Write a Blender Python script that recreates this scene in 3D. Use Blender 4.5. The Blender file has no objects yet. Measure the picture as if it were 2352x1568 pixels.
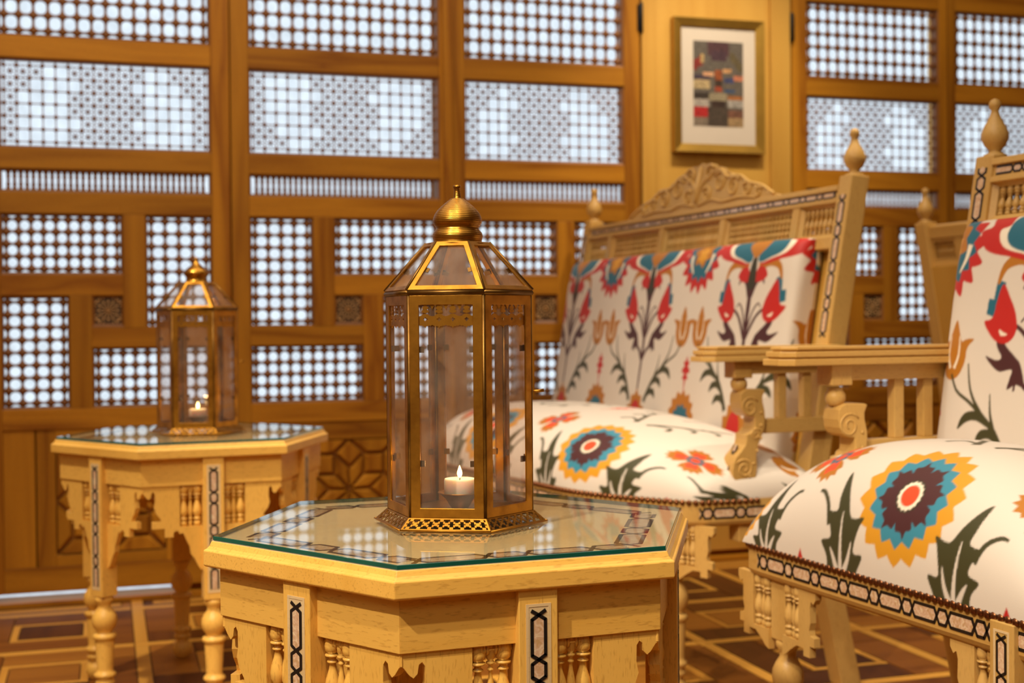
import bpy, bmesh, math, random
import numpy as np
from mathutils import Matrix, Vector
from mathutils.geometry import tessellate_polygon

random.seed(7)
PI = math.pi
SC = bpy.context.scene
COL = SC.collection

# ---------------------------------------------------------------- camera, world, lamps, exposure
cam_d = bpy.data.cameras.new('camera')
cam = bpy.data.objects.new('camera', cam_d)
COL.objects.link(cam)
cr = Vector((0.9556171, -0.2944905, -0.00844416))
cf = Vector((0.29435704, 0.95559043, -0.01417286))
cu = Vector((0.01224293, 0.01105823, 0.9998639))
cam.matrix_world = Matrix(((cr.x, cu.x, -cf.x, 0.0), (cr.y, cu.y, -cf.y, 0.0), (cr.z, cu.z, -cf.z, 0.79), (0, 0, 0, 1)))
cam_d.sensor_fit = 'HORIZONTAL'
cam_d.sensor_width = 36.0
cam_d.lens = 36.0 * 3031.0 / 2352.0
cam_d.clip_start = 0.02
cam_d.dof.use_dof = True
cam_d.dof.focus_distance = 1.42
cam_d.dof.aperture_fstop = 6.0
cam_d.dof.aperture_blades = 9
SC.camera = cam

w = bpy.data.worlds.new('world')
SC.world = w
w.use_nodes = True
w.node_tree.nodes['Background'].inputs[0].default_value = (0.75, 0.86, 1.0, 1)
w.node_tree.nodes['Background'].inputs[1].default_value = 0.6
SC.view_settings.view_transform = 'Standard'
SC.view_settings.look = 'None'
SC.view_settings.gamma = 1.0
SC.view_settings.use_curve_mapping = False
SC.view_settings.exposure = 0.5
SC.cycles.use_denoising = True
SC.cycles.max_bounces = 8
SC.cycles.diffuse_bounces = 3
SC.cycles.glossy_bounces = 4
SC.cycles.transparent_max_bounces = 24
SC.cycles.caustics_reflective = False
SC.cycles.caustics_refractive = False
SC.cycles.sample_clamp_indirect = 4.0


def lamp(name, kind, loc, aim, energy, color, **kw):
    d = bpy.data.lights.new(name, kind)
    d.energy = energy
    d.color = color
    for k, v in kw.items():
        setattr(d, k, v)
    o = bpy.data.objects.new(name, d)
    COL.objects.link(o)
    o.location = loc
    o.rotation_euler = (Vector(aim) - Vector(loc)).to_track_quat('-Z', 'Y').to_euler()
    return o


WARM = (1.0, 0.86, 0.66)
SOFT = (1.0, 0.90, 0.76)
# ceiling downlights (spots) and added soft fill lights, all outside the frame
lamp('downlight', 'SPOT', (-1.15, 0.35, 2.65), (0.35, 1.5, 0.5), 175, WARM, spot_size=0.8, spot_blend=0.6, shadow_soft_size=0.03)
lamp('downlight', 'SPOT', (-0.10, 0.15, 2.65), (0.42, 1.5, 0.5), 75, WARM, spot_size=0.8, spot_blend=0.6, shadow_soft_size=0.03)
lamp('downlight', 'SPOT', (-0.15, 2.05, 2.65), (1.10, 2.75, 0.4), 80, WARM, spot_size=0.8, spot_blend=0.8, shadow_soft_size=0.035)
lamp('downlight', 'SPOT', (0.25, 1.15, 2.65), (1.3, 1.75, 0.4), 26, WARM, spot_size=0.9, spot_blend=0.8, shadow_soft_size=0.035)
lamp('downlight', 'SPOT', (-0.85, 2.0, 2.65), (0.15, 2.95, 0.4), 120, WARM, spot_size=0.75, spot_blend=0.8, shadow_soft_size=0.035)
lamp('downlight', 'SPOT', (1.80, 3.1, 2.65), (1.92, 3.95, 1.1), 55, WARM, spot_size=0.95, spot_blend=0.8, shadow_soft_size=0.04)
lamp('downlight', 'SPOT', (1.9, 2.2, 2.65), (2.0, 2.8, 0.3), 75, WARM, spot_size=1.0, spot_blend=0.8, shadow_soft_size=0.04)
lamp('soft_fill', 'AREA', (0.0, 1.4, 2.68), (0.0, 1.4, 0), 22, SOFT, shape='RECTANGLE', size=3.0, size_y=2.6)  # added fill standing in for light bounced off the ceiling
lamp('soft_fill', 'AREA', (-0.9, -0.8, 2.5), (0.8, 3.4, 0.8), 13, SOFT, shape='RECTANGLE', size=2.0, size_y=1.2)  # added fill from behind the camera
lamp('wall_fill', 'AREA', (0.8, 3.05, 2.70), (0.8, 3.97, 0.9), 17, WARM, shape='RECTANGLE', size=4.4, size_y=0.18)  # added fill that brightens the back wall, no fixture there


# ---------------------------------------------------------------- materials
def lin(r, g, b):
    f = lambda c: (c / 255.0 / 12.92) if c / 255.0 <= 0.04045 else ((c / 255.0 + 0.055) / 1.055) ** 2.4
    return (f(r), f(g), f(b))


def new_mat(name):
    m = bpy.data.materials.new(name)
    m.use_nodes = True
    nt = m.node_tree
    return m, nt, nt.nodes['Principled BSDF']


def wood(name, base, dark, axis='x', rough=0.42, ring=6.0, fleck=0.25, coat=0.0, bump=0.08, spec=0.4, vary=0.05):
    m, nt, p = new_mat(name)
    N, L = nt.nodes, nt.links
    tc = N.new('ShaderNodeTexCoord')
    info = N.new('ShaderNodeObjectInfo')
    off = N.new('ShaderNodeVectorMath'); off.operation = 'SCALE'
    comb = N.new('ShaderNodeCombineXYZ')
    for k, s in enumerate((3.7, 7.9, 5.3)):
        mm = N.new('ShaderNodeMath'); mm.operation = 'MULTIPLY'; mm.inputs[1].default_value = s
        L.new(info.outputs['Random'], mm.inputs[0]); L.new(mm.outputs[0], comb.inputs[k])
    add = N.new('ShaderNodeVectorMath'); add.operation = 'ADD'
    L.new(tc.outputs['Object'], add.inputs[0]); L.new(comb.outputs[0], add.inputs[1])
    mp = N.new('ShaderNodeMapping')
    i = 'xyz'.index(axis)
    sc = [1.0, 1.0, 1.0]; sc[i] = 0.09
    mp.inputs['Scale'].default_value = sc
    L.new(add.outputs[0], mp.inputs[0])
    n1 = N.new('ShaderNodeTexNoise'); n1.inputs['Scale'].default_value = ring; n1.inputs['Detail'].default_value = 3; n1.inputs['Distortion'].default_value = 0.4
    L.new(mp.outputs[0], n1.inputs['Vector'])
    mul = N.new('ShaderNodeMath'); mul.operation = 'MULTIPLY'; mul.inputs[1].default_value = 7.0
    L.new(n1.outputs['Fac'], mul.inputs[0])
    fr = N.new('ShaderNodeMath'); fr.operation = 'PINGPONG'; fr.inputs[1].default_value = 1.0
    L.new(mul.outputs[0], fr.inputs[0])
    n2 = N.new('ShaderNodeTexNoise'); n2.inputs['Scale'].default_value = 420; n2.inputs['Detail'].default_value = 2
    mp2 = N.new('ShaderNodeMapping')
    sc2 = [1.0, 1.0, 1.0]; sc2[i] = 0.2
    mp2.inputs['Scale'].default_value = sc2
    L.new(add.outputs[0], mp2.inputs[0]); L.new(mp2.outputs[0], n2.inputs['Vector'])
    r1 = N.new('ShaderNodeMix'); r1.data_type = 'RGBA'
    r1.inputs[6].default_value = (*dark, 1); r1.inputs[7].default_value = (*base, 1)
    pw = N.new('ShaderNodeMath'); pw.operation = 'POWER'; pw.inputs[1].default_value = 0.55
    L.new(fr.outputs[0], pw.inputs[0]); L.new(pw.outputs[0], r1.inputs[0])
    rmp = N.new('ShaderNodeMapRange'); rmp.inputs[1].default_value = 0.56; rmp.inputs[2].default_value = 0.68
    rmp.inputs[3].default_value = 0.0; rmp.inputs[4].default_value = fleck
    L.new(n2.outputs['Fac'], rmp.inputs[0])
    r2 = N.new('ShaderNodeMix'); r2.data_type = 'RGBA'
    r2.inputs[7].default_value = (dark[0] * 0.6, dark[1] * 0.5, dark[2] * 0.45, 1)
    L.new(rmp.outputs[0], r2.inputs[0]); L.new(r1.outputs[2], r2.inputs[6])
    hs = N.new('ShaderNodeHueSaturation')
    vr = N.new('ShaderNodeMapRange'); vr.inputs[3].default_value = 1.0 - vary; vr.inputs[4].default_value = 1.0 + vary
    L.new(info.outputs['Random'], vr.inputs[0]); L.new(vr.outputs[0], hs.inputs['Value'])
    L.new(r2.outputs[2], hs.inputs['Color']); L.new(hs.outputs[0], p.inputs['Base Color'])
    p.inputs['Roughness'].default_value = rough
    p.inputs['Specular IOR Level'].default_value = spec
    p.inputs['Coat Weight'].default_value = coat
    p.inputs['Coat Roughness'].default_value = 0.2
    if bump:
        b = N.new('ShaderNodeBump'); b.inputs['Strength'].default_value = bump; b.inputs['Distance'].default_value = 0.001
        L.new(n2.outputs['Fac'], b.inputs['Height']); L.new(b.outputs[0], p.inputs['Normal'])
    return m


def plain(name, col, rough=0.5, metal=0.0, noise=0.0, scale=30.0, coat=0.0):
    m, nt, p = new_mat(name)
    N, L = nt.nodes, nt.links
    p.inputs['Roughness'].default_value = rough
    p.inputs['Metallic'].default_value = metal
    p.inputs['Coat Weight'].default_value = coat
    tc = N.new('ShaderNodeTexCoord')
    n = N.new('ShaderNodeTexNoise'); n.inputs['Scale'].default_value = scale; n.inputs['Detail'].default_value = 4
    L.new(tc.outputs['Object'], n.inputs['Vector'])
    mx = N.new('ShaderNodeMix'); mx.data_type = 'RGBA'
    mx.inputs[6].default_value = (*[c * (1 - noise) for c in col], 1)
    mx.inputs[7].default_value = (*[min(1.0, c * (1 + noise)) for c in col], 1)
    L.new(n.outputs['Fac'], mx.inputs[0]); L.new(mx.outputs[2], p.inputs['Base Color'])
    return m


BEECH, BEECH_D = (0.83, 0.48, 0.100), (0.76, 0.41, 0.072)
PINE, PINE_D = (0.49, 0.205, 0.014), (0.25, 0.080, 0.005)
M = {}
for ax in 'xyz':
    M['beech_' + ax] = wood('beech_wood_' + ax, BEECH, BEECH_D, ax, rough=0.36, ring=5, fleck=0.42)
    M['pine_' + ax] = wood('pine_wood_' + ax, PINE, PINE_D, ax, rough=0.5, ring=9, fleck=0.15, spec=0.2, vary=0.15)
M['maple'] = wood('maple_veneer_wood', (0.76, 0.56, 0.30), (0.68, 0.47, 0.22), 'x', rough=0.4, ring=4, fleck=0.2)
M['top_wood'] = wood('tabletop_veneer_wood', (0.86, 0.63, 0.34), (0.80, 0.55, 0.27), 'x', rough=0.4, ring=4, fleck=0.35)
M['rod'] = plain('turned_lattice_wood', (0.22, 0.075, 0.008), 0.5, noise=0.25, scale=60)
M['carved'] = plain('carved_rosette_wood', (0.07, 0.036, 0.014), 0.5, noise=0.3, scale=90)
M['yellow_z'] = wood('yellow_panel_wood', (0.66, 0.37, 0.070), (0.58, 0.30, 0.048), 'z', rough=0.45, ring=4, fleck=0.1)
M['sofa_z'] = wood('sofa_wood', (0.64, 0.39, 0.115), (0.55, 0.31, 0.078), 'z', rough=0.4, ring=5, fleck=0.25)
M['sofa_y'] = wood('sofa_rail_wood', (0.64, 0.39, 0.115), (0.55, 0.31, 0.078), 'y', rough=0.4, ring=5, fleck=0.25)
M['sofa_x'] = wood('sofa_arm_wood', (0.64, 0.39, 0.115), (0.55, 0.31, 0.078), 'x', rough=0.36, ring=5, fleck=0.25)
M['floor_dark'] = [wood('parquet_wood_%d' % k, c, d, ax, rough=0.42, ring=8, fleck=0.3, bump=0.04, spec=0.22) for k, (c, d, ax) in enumerate((
    ((0.26, 0.090, 0.012), (0.16, 0.048, 0.006), 'x'), ((0.17, 0.054, 0.008), (0.10, 0.028, 0.004), 'y'),
    ((0.38, 0.15, 0.020), (0.27, 0.095, 0.012), 'x'), ((0.11, 0.033, 0.006), (0.06, 0.017, 0.004), 'y')))]
M['floor_light'] = [wood('border_strip_wood_' + ax, (0.70, 0.36, 0.060), (0.58, 0.26, 0.036), ax, rough=0.42, ring=8, fleck=0.2, bump=0.04, spec=0.22) for ax in 'xy']
M['floor_base'] = plain('floor_joint', (0.10, 0.04, 0.012), 0.5, noise=0.3, scale=8)
M['plaster'] = plain('warm_plaster', (0.66, 0.50, 0.30), 0.8, noise=0.05, scale=3)
M['ceiling'] = plain('ceiling_paint', (0.72, 0.60, 0.42), 0.8, noise=0.05, scale=3)
M['black'] = plain('ebony_inlay', (0.012, 0.009, 0.008), 0.3, noise=0.2, scale=80)
M['iron'] = plain('black_iron', (0.015, 0.012, 0.010), 0.45, metal=0.6, noise=0.3)
M['nail'] = plain('bronze_nail', (0.20, 0.075, 0.028), 0.28, metal=0.9, noise=0.25, scale=200)
M['wick'] = plain('wick', (0.02, 0.015, 0.01), 0.9)
M['gold_frame'] = plain('gilt_frame', (0.46, 0.27, 0.045), 0.38, metal=0.75, noise=0.25, scale=18)
M['mat_board'] = plain('mat_board', (0.66, 0.57, 0.46), 0.8, noise=0.03)


def pearl_mat():
    m, nt, p = new_mat('mother_of_pearl')
    N, L = nt.nodes, nt.links
    tc = N.new('ShaderNodeTexCoord')
    n = N.new('ShaderNodeTexNoise'); n.inputs['Scale'].default_value = 140; n.inputs['Detail'].default_value = 3; n.inputs['Distortion'].default_value = 1.5
    info = N.new('ShaderNodeObjectInfo')
    add = N.new('ShaderNodeVectorMath'); add.operation = 'ADD'
    L.new(tc.outputs['Object'], add.inputs[0]); L.new(info.outputs['Random'], add.inputs[1]); L.new(add.outputs[0], n.inputs['Vector'])
    r = N.new('ShaderNodeValToRGB')
    r.color_ramp.elements[0].position = 0.33; r.color_ramp.elements[0].color = (0.56, 0.34, 0.15, 1)
    r.color_ramp.elements[1].position = 0.7; r.color_ramp.elements[1].color = (0.78, 0.63, 0.40, 1)
    e = r.color_ramp.elements.new(0.5); e.color = (0.66, 0.42, 0.28, 1)
    L.new(n.outputs['Fac'], r.inputs[0]); L.new(r.outputs[0], p.inputs['Base Color'])
    p.inputs['Roughness'].default_value = 0.18
    p.inputs['Coat Weight'].default_value = 0.4
    return m


M['pearl'] = pearl_mat()


def brass_mat(name, col, rough):
    m, nt, p = new_mat(name)
    N, L = nt.nodes, nt.links
    p.inputs['Metallic'].default_value = 1.0
    tc = N.new('ShaderNodeTexCoord')
    n = N.new('ShaderNodeTexNoise'); n.inputs['Scale'].default_value = 45; n.inputs['Detail'].default_value = 6
    L.new(tc.outputs['Object'], n.inputs['Vector'])
    r = N.new('ShaderNodeValToRGB')
    r.color_ramp.elements[0].position = 0.3; r.color_ramp.elements[0].color = (col[0] * 0.55, col[1] * 0.5, col[2] * 0.5, 1)
    r.color_ramp.elements[1].position = 0.62; r.color_ramp.elements[1].color = (*col, 1)
    L.new(n.outputs['Fac'], r.inputs[0]); L.new(r.outputs[0], p.inputs['Base Color'])
    mr = N.new('ShaderNodeMapRange'); mr.inputs[3].default_value = rough + 0.14; mr.inputs[4].default_value = rough - 0.06
    L.new(n.outputs['Fac'], mr.inputs[0]); L.new(mr.outputs[0], p.inputs['Roughness'])
    return m


M['brass'] = brass_mat('aged_brass', (0.54, 0.255, 0.032), 0.36)
M['brass_dark'] = brass_mat('dark_brass', (0.22, 0.115, 0.028), 0.40)
M['brass_spun'] = brass_mat('spun_brass', (0.48, 0.235, 0.034), 0.28)


def spin_grooves(m):
    nt = m.node_tree; N, L = nt.nodes, nt.links
    tc = N.new('ShaderNodeTexCoord')
    wv = N.new('ShaderNodeTexWave'); wv.bands_direction = 'Z'; wv.inputs['Scale'].default_value = 150.0; wv.inputs['Distortion'].default_value = 0.3
    L.new(tc.outputs['Object'], wv.inputs['Vector'])
    b = N.new('ShaderNodeBump'); b.inputs['Strength'].default_value = 0.35; b.inputs['Distance'].default_value = 0.0006
    L.new(wv.outputs['Fac'], b.inputs['Height']); L.new(b.outputs[0], N['Principled BSDF'].inputs['Normal'])


spin_grooves(M['brass_spun'])
M['brass_smooth'] = brass_mat('smooth_brass', (0.48, 0.235, 0.034), 0.26)


def pane_mat(name, tint, dust, ior):
    m = bpy.data.materials.new(name); m.use_nodes = True
    nt = m.node_tree; N, L = nt.nodes, nt.links
    N.remove(N['Principled BSDF'])
    out = N['Material Output']
    tr = N.new('ShaderNodeBsdfTransparent'); tr.inputs[0].default_value = (*tint, 1)
    gl = N.new('ShaderNodeBsdfGlossy'); gl.inputs['Roughness'].default_value = 0.015
    df = N.new('ShaderNodeBsdfDiffuse'); df.inputs[0].default_value = (0.75, 0.62, 0.5, 1)
    geo = N.new('ShaderNodeNewGeometry')
    dotn = N.new('ShaderNodeVectorMath'); dotn.operation = 'DOT_PRODUCT'
    L.new(geo.outputs['Incoming'], dotn.inputs[0]); L.new(geo.outputs['Normal'], dotn.inputs[1])
    ab = N.new('ShaderNodeMath'); ab.operation = 'ABSOLUTE'; L.new(dotn.outputs['Value'], ab.inputs[0])
    inv = N.new('ShaderNodeMath'); inv.operation = 'SUBTRACT'; inv.inputs[0].default_value = 1.0; L.new(ab.outputs[0], inv.inputs[1])
    p5 = N.new('ShaderNodeMath'); p5.operation = 'POWER'; p5.inputs[1].default_value = 5.0; L.new(inv.outputs[0], p5.inputs[0])
    r0 = ((ior - 1) / (ior + 1)) ** 2
    mr = N.new('ShaderNodeMapRange'); mr.inputs[3].default_value = r0; mr.inputs[4].default_value = 1.0; L.new(p5.outputs[0], mr.inputs[0])
    m1 = N.new('ShaderNodeMixShader'); L.new(mr.outputs[0], m1.inputs[0]); L.new(tr.outputs[0], m1.inputs[1]); L.new(gl.outputs[0], m1.inputs[2])
    tc = N.new('ShaderNodeTexCoord')
    n = N.new('ShaderNodeTexNoise'); n.inputs['Scale'].default_value = 25; n.inputs['Detail'].default_value = 8
    L.new(tc.outputs['Object'], n.inputs['Vector'])
    md = N.new('ShaderNodeMapRange'); md.inputs[1].default_value = 0.35; md.inputs[2].default_value = 0.75
    md.inputs[3].default_value = dust * 0.4; md.inputs[4].default_value = dust * 1.6
    L.new(n.outputs['Fac'], md.inputs[0])
    m2 = N.new('ShaderNodeMixShader'); L.new(md.outputs[0], m2.inputs[0]); L.new(m1.outputs[0], m2.inputs[1]); L.new(df.outputs[0], m2.inputs[2])
    L.new(m2.outputs[0], out.inputs['Surface'])
    return m


M['pane'] = pane_mat('dusty_lantern_glass', (0.93, 0.88, 0.86), 0.09, 1.5)
M['glass_top'] = pane_mat('table_glass', (0.96, 0.985, 0.97), 0.0, 2.3)
M['glass_edge'] = plain('green_glass_edge', (0.004, 0.085, 0.062), 0.12, noise=0.45, scale=26, coat=0.6)


def clear_mat():
    m = bpy.data.materials.new('glass_underside'); m.use_nodes = True
    nt = m.node_tree; N, L = nt.nodes, nt.links
    N.remove(N['Principled BSDF'])
    tr = N.new('ShaderNodeBsdfTransparent'); tr.inputs[0].default_value = (0.97, 0.99, 0.98, 1)
    L.new(tr.outputs[0], N['Material Output'].inputs['Surface'])
    return m


M['clear'] = clear_mat()


def emit_mat(name, col, strength, noise=0.0, scale=(3, 3, 3)):
    m = bpy.data.materials.new(name); m.use_nodes = True
    nt = m.node_tree; N, L = nt.nodes, nt.links
    N.remove(N['Principled BSDF'])
    e = N.new('ShaderNodeEmission'); e.inputs[0].default_value = (*col, 1); e.inputs[1].default_value = strength
    if noise:
        tc = N.new('ShaderNodeTexCoord'); mp = N.new('ShaderNodeMapping'); mp.inputs['Scale'].default_value = scale
        n = N.new('ShaderNodeTexNoise'); n.inputs['Scale'].default_value = 1.0; n.inputs['Detail'].default_value = 2
        L.new(tc.outputs['Object'], mp.inputs[0]); L.new(mp.outputs[0], n.inputs['Vector'])
        mr = N.new('ShaderNodeMapRange'); mr.inputs[1].default_value = 0.3; mr.inputs[2].default_value = 0.7
        mr.inputs[3].default_value = strength * (1 - noise); mr.inputs[4].default_value = strength * (1 + noise)
        L.new(n.outputs['Fac'], mr.inputs[0]); L.new(mr.outputs[0], e.inputs[1])
    L.new(e.outputs[0], N['Material Output'].inputs['Surface'])
    return m


M['daylight'] = emit_mat('frosted_pane_lit_by_daylight', (0.79, 0.90, 1.0), 0.72, 0.10, (26, 1, 20))
M['flame'] = emit_mat('candle_flame', (1.0, 0.62, 0.18), 14.0)


def attr_mat(name, rough=0.85, sheen=0.3, weave=True):
    m, nt, p = new_mat(name)
    N, L = nt.nodes, nt.links
    a = N.new('ShaderNodeAttribute'); a.attribute_name = 'print_color'
    L.new(a.outputs['Color'], p.inputs['Base Color'])
    p.inputs['Roughness'].default_value = rough
    p.inputs['Sheen Weight'].default_value = sheen
    p.inputs['Sheen Roughness'].default_value = 0.4
    if weave:
        tc = N.new('ShaderNodeTexCoord')
        wv = N.new('ShaderNodeTexNoise'); wv.inputs['Scale'].default_value = 700; wv.inputs['Detail'].default_value = 2
        L.new(tc.outputs['Object'], wv.inputs['Vector'])
        b = N.new('ShaderNodeBump'); b.inputs['Strength'].default_value = 0.12; b.inputs['Distance'].default_value = 0.0006
        L.new(wv.outputs['Fac'], b.inputs['Height']); L.new(b.outputs[0], p.inputs['Normal'])
    return m


M['fabric'] = attr_mat('printed_upholstery', 0.55, 0.15)
M['print'] = attr_mat('printed_paper', 0.6, 0.0, False)


def wax_mat():
    m, nt, p = new_mat('candle_wax')
    p.inputs['Base Color'].default_value = (0.90, 0.81, 0.66, 1)
    p.inputs['Roughness'].default_value = 0.4
    p.inputs['Subsurface Weight'].default_value = 0.6
    p.inputs['Subsurface Radius'].default_value = (0.012, 0.006, 0.003)
    p.inputs['Subsurface Scale'].default_value = 1.0
    return m


M['wax'] = wax_mat()


# ---------------------------------------------------------------- mesh builder
class MB:
    def __init__(self):
        self.v, self.f, self.mi, self.sm = [], [], [], []

    def add(self, vs, fs, T=None, mi=0, smooth=False):
        o = len(self.v)
        if T is not None:
            vs = [T @ Vector(p) for p in vs]
        self.v += [tuple(p) for p in vs]
        self.f += [tuple(i + o for i in f) for f in fs]
        self.mi += [mi] * len(fs)
        self.sm += [smooth] * len(fs)
        return self

    def box(self, x0, x1, y0, y1, z0, z1, T=None, mi=0):
        vs = [(x0, y0, z0), (x1, y0, z0), (x1, y1, z0), (x0, y1, z0), (x0, y0, z1), (x1, y0, z1), (x1, y1, z1), (x0, y1, z1)]
        fs = [(0, 3, 2, 1), (4, 5, 6, 7), (0, 1, 5, 4), (1, 2, 6, 5), (2, 3, 7, 6), (3, 0, 4, 7)]
        return self.add(vs, fs, T, mi)

    def lathe(self, prof, seg=16, T=None, mi=0, smooth=True, caps=True, phase=0.0):
        vs, fs = [], []
        n = len(prof)
        for r, z in prof:
            for k in range(seg):
                a = phase + 2 * PI * k / seg
                vs.append((r * math.cos(a), r * math.sin(a), z))
        for i in range(n - 1):
            for k in range(seg):
                a, b = i * seg + k, i * seg + (k + 1) % seg
                fs.append((a, b, b + seg, a + seg))
        self.add(vs, fs, T, mi, smooth)
        if caps:
            o = len(self.v) - len(vs)
            for base, rev in ((0, True), ((n - 1) * seg, False)):
                if prof[0 if rev else -1][0] > 1e-5:
                    ids = [o + base + k for k in range(seg)]
                    self.f.append(tuple(reversed(ids)) if rev else tuple(ids)); self.mi.append(mi); self.sm.append(False)
        return self

    def tube(self, pts, r, seg=6, T=None, mi=0, smooth=True):
        pts = [Vector(p) for p in pts]
        rs = r if isinstance(r, (list, tuple)) else [r] * len(pts)
        vs, fs = [], []
        prev = None
        for i, p in enumerate(pts):
            d = (pts[min(i + 1, len(pts) - 1)] - pts[max(i - 1, 0)]).normalized()
            if prev is None:
                a = Vector((0, 0, 1)) if abs(d.z) < 0.9 else Vector((1, 0, 0))
                u = d.cross(a).normalized()
            else:
                u = (prev - d * prev.dot(d)).normalized()
            prev = u
            q = d.cross(u)
            for k in range(seg):
                t = 2 * PI * k / seg
                vs.append(p + (u * math.cos(t) + q * math.sin(t)) * rs[i])
        for i in range(len(pts) - 1):
            for k in range(seg):
                a, b = i * seg + k, i * seg + (k + 1) % seg
                fs.append((a, b, b + seg, a + seg))
        e = (len(pts) - 1) * seg
        fs.append(tuple(reversed(range(seg)))); fs.append(tuple(e + k for k in range(seg)))
        return self.add(vs, fs, T, mi, smooth)

    def prism(self, poly, z0, z1, T=None, mi=0):
        n = len(poly)
        tri = tessellate_polygon([[Vector((x, y, 0)) for x, y in poly]])
        vs = [(x, y, z0) for x, y in poly] + [(x, y, z1) for x, y in poly]
        fs = [(i, (i + 1) % n, n + (i + 1) % n, n + i) for i in range(n)]
        fs += [tuple(t) for t in tri] + [tuple(n + i for i in t) for t in tri]
        return self.add(vs, fs, T, mi)

    def chamfer_prism(self, poly, h, inset, T=None, mi=0):
        """raised piece with sloped edges: poly at z 0, inset copy at z h (convex)."""
        cx = sum(p[0] for p in poly) / len(poly); cy = sum(p[1] for p in poly) / len(poly)
        top = []
        n = len(poly)
        for x, y in poly:
            d = math.hypot(x - cx, y - cy) or 1
            k = max(0.0, 1 - inset * 1.35 / d)
            top.append((cx + (x - cx) * k, cy + (y - cy) * k))
        vs = [(x, y, 0) for x, y in poly] + [(x, y, h) for x, y in top]
        fs = [(i, (i + 1) % n, n + (i + 1) % n, n + i) for i in range(n)] + [tuple(range(n, 2 * n))]
        return self.add(vs, fs, T, mi)

    def frame(self, x0, x1, z0, z1, wd, y0, y1, T=None, mi=0, slope=0.0):
        """mitred rectangular ring in the xz plane, y0 the front, inner edge set back by slope."""
        o = [(x0, z0), (x1, z0), (x1, z1), (x0, z1)]
        i = [(x0 + wd, z0 + wd), (x1 - wd, z0 + wd), (x1 - wd, z1 - wd), (x0 + wd, z1 - wd)]
        vs = [(x, y0, z) for x, z in o] + [(x, y0 + slope, z) for x, z in i] + [(x, y1, z) for x, z in o] + [(x, y1, z) for x, z in i]
        fs = []
        for k in range(4):
            q = (k + 1) % 4
            fs += [(k, q, 4 + q, 4 + k), (4 + k, 4 + q, 12 + q, 12 + k), (8 + k, 12 + k, 12 + q, 8 + q), (k, 8 + k, 8 + q, q)]
        return self.add(vs, fs, T, mi)

    def mesh(self, name, mats, recalc=True):
        me = bpy.data.meshes.new(name)
        me.from_pydata(self.v, [], self.f)
        for m in (mats if isinstance(mats, (list, tuple)) else [mats]):
            me.materials.append(m)
        me.polygons.foreach_set('material_index', self.mi)
        me.polygons.foreach_set('use_smooth', self.sm)
        if recalc:
            bm = bmesh.new(); bm.from_mesh(me)
            bmesh.ops.recalc_face_normals(bm, faces=bm.faces)
            bm.to_mesh(me); bm.free()
        me.update()
        return me


def link(name, me, parent=None, loc=None, rot=None):
    o = bpy.data.objects.new(name, me)
    COL.objects.link(o)
    if parent is not None:
        o.parent = parent
    if loc is not None:
        o.location = loc
    if rot is not None:
        o.rotation_euler = rot
    return o


def obj(name, mb, mats, parent=None, loc=None, rot=None, bevel=0.0):
    o = link(name, mb.mesh(name, mats), parent, loc, rot)
    if bevel:
        b = o.modifiers.new('soft_edge', 'BEVEL'); b.width = bevel; b.segments = 2; b.limit_method = 'ANGLE'; b.angle_limit = 0.6
    return o


def empty(name, loc=(0, 0, 0), rz=0.0):
    o = bpy.data.objects.new(name, None)
    COL.objects.link(o)
    o.location = loc
    o.rotation_euler = (0, 0, rz)
    return o


def thing(name, label, cat, loc=(0, 0, 0), rz=0.0, group=None):
    o = empty(name, loc, rz)
    o['label'] = label; o['category'] = cat
    if group:
        o['group'] = group
    return o


def struct(o):
    o['kind'] = 'structure'
    return o


def stuff(o):
    o['kind'] = 'stuff'
    return o


def copy_tree(o, parent=None):
    c = o.copy()
    COL.objects.link(c)
    if parent is not None:
        c.parent = parent
    for ch in list(o.children):
        copy_tree(ch, c)
    return c


def RZ(a):
    return Matrix.Rotation(a, 4, 'Z')


def TR(x, y, z):
    return Matrix.Translation((x, y, z))


def basis(o, ex, ey, ez):
    o, ex, ey, ez = Vector(o), Vector(ex), Vector(ey), Vector(ez)
    return Matrix(((ex.x, ey.x, ez.x, o.x), (ex.y, ey.y, ez.y, o.y), (ex.z, ey.z, ez.z, o.z), (0, 0, 0, 1)))


# ---------------------------------------------------------------- room shell
XL, XR, YF, YB, ZC = -2.3, 4.3, -2.2, 4.06, 2.8
YW = 3.97                                   # face of the lattice doors
floor = struct(obj('floor', MB().box(XL, XR, YF, YB + 0.1, -0.08, -0.004), M['floor_base']))
struct(obj('ceiling', MB().box(XL, XR, YF, YB + 0.1, ZC, ZC + 0.08), M['ceiling']))
struct(obj('wall_left', MB().box(XL - 0.1, XL, YF, YB + 0.1, 0, ZC), M['plaster']))
struct(obj('wall_right', MB().box(XR, XR + 0.1, YF, YB + 0.1, 0, ZC), M['plaster']))
struct(obj('wall_front', MB().box(XL, XR, YF - 0.1, YF, 0, ZC), M['plaster']))

# parquet: square modules with pale border strips and dark blocks
MOD, SW = 0.42, 0.032
cache = {}


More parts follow.
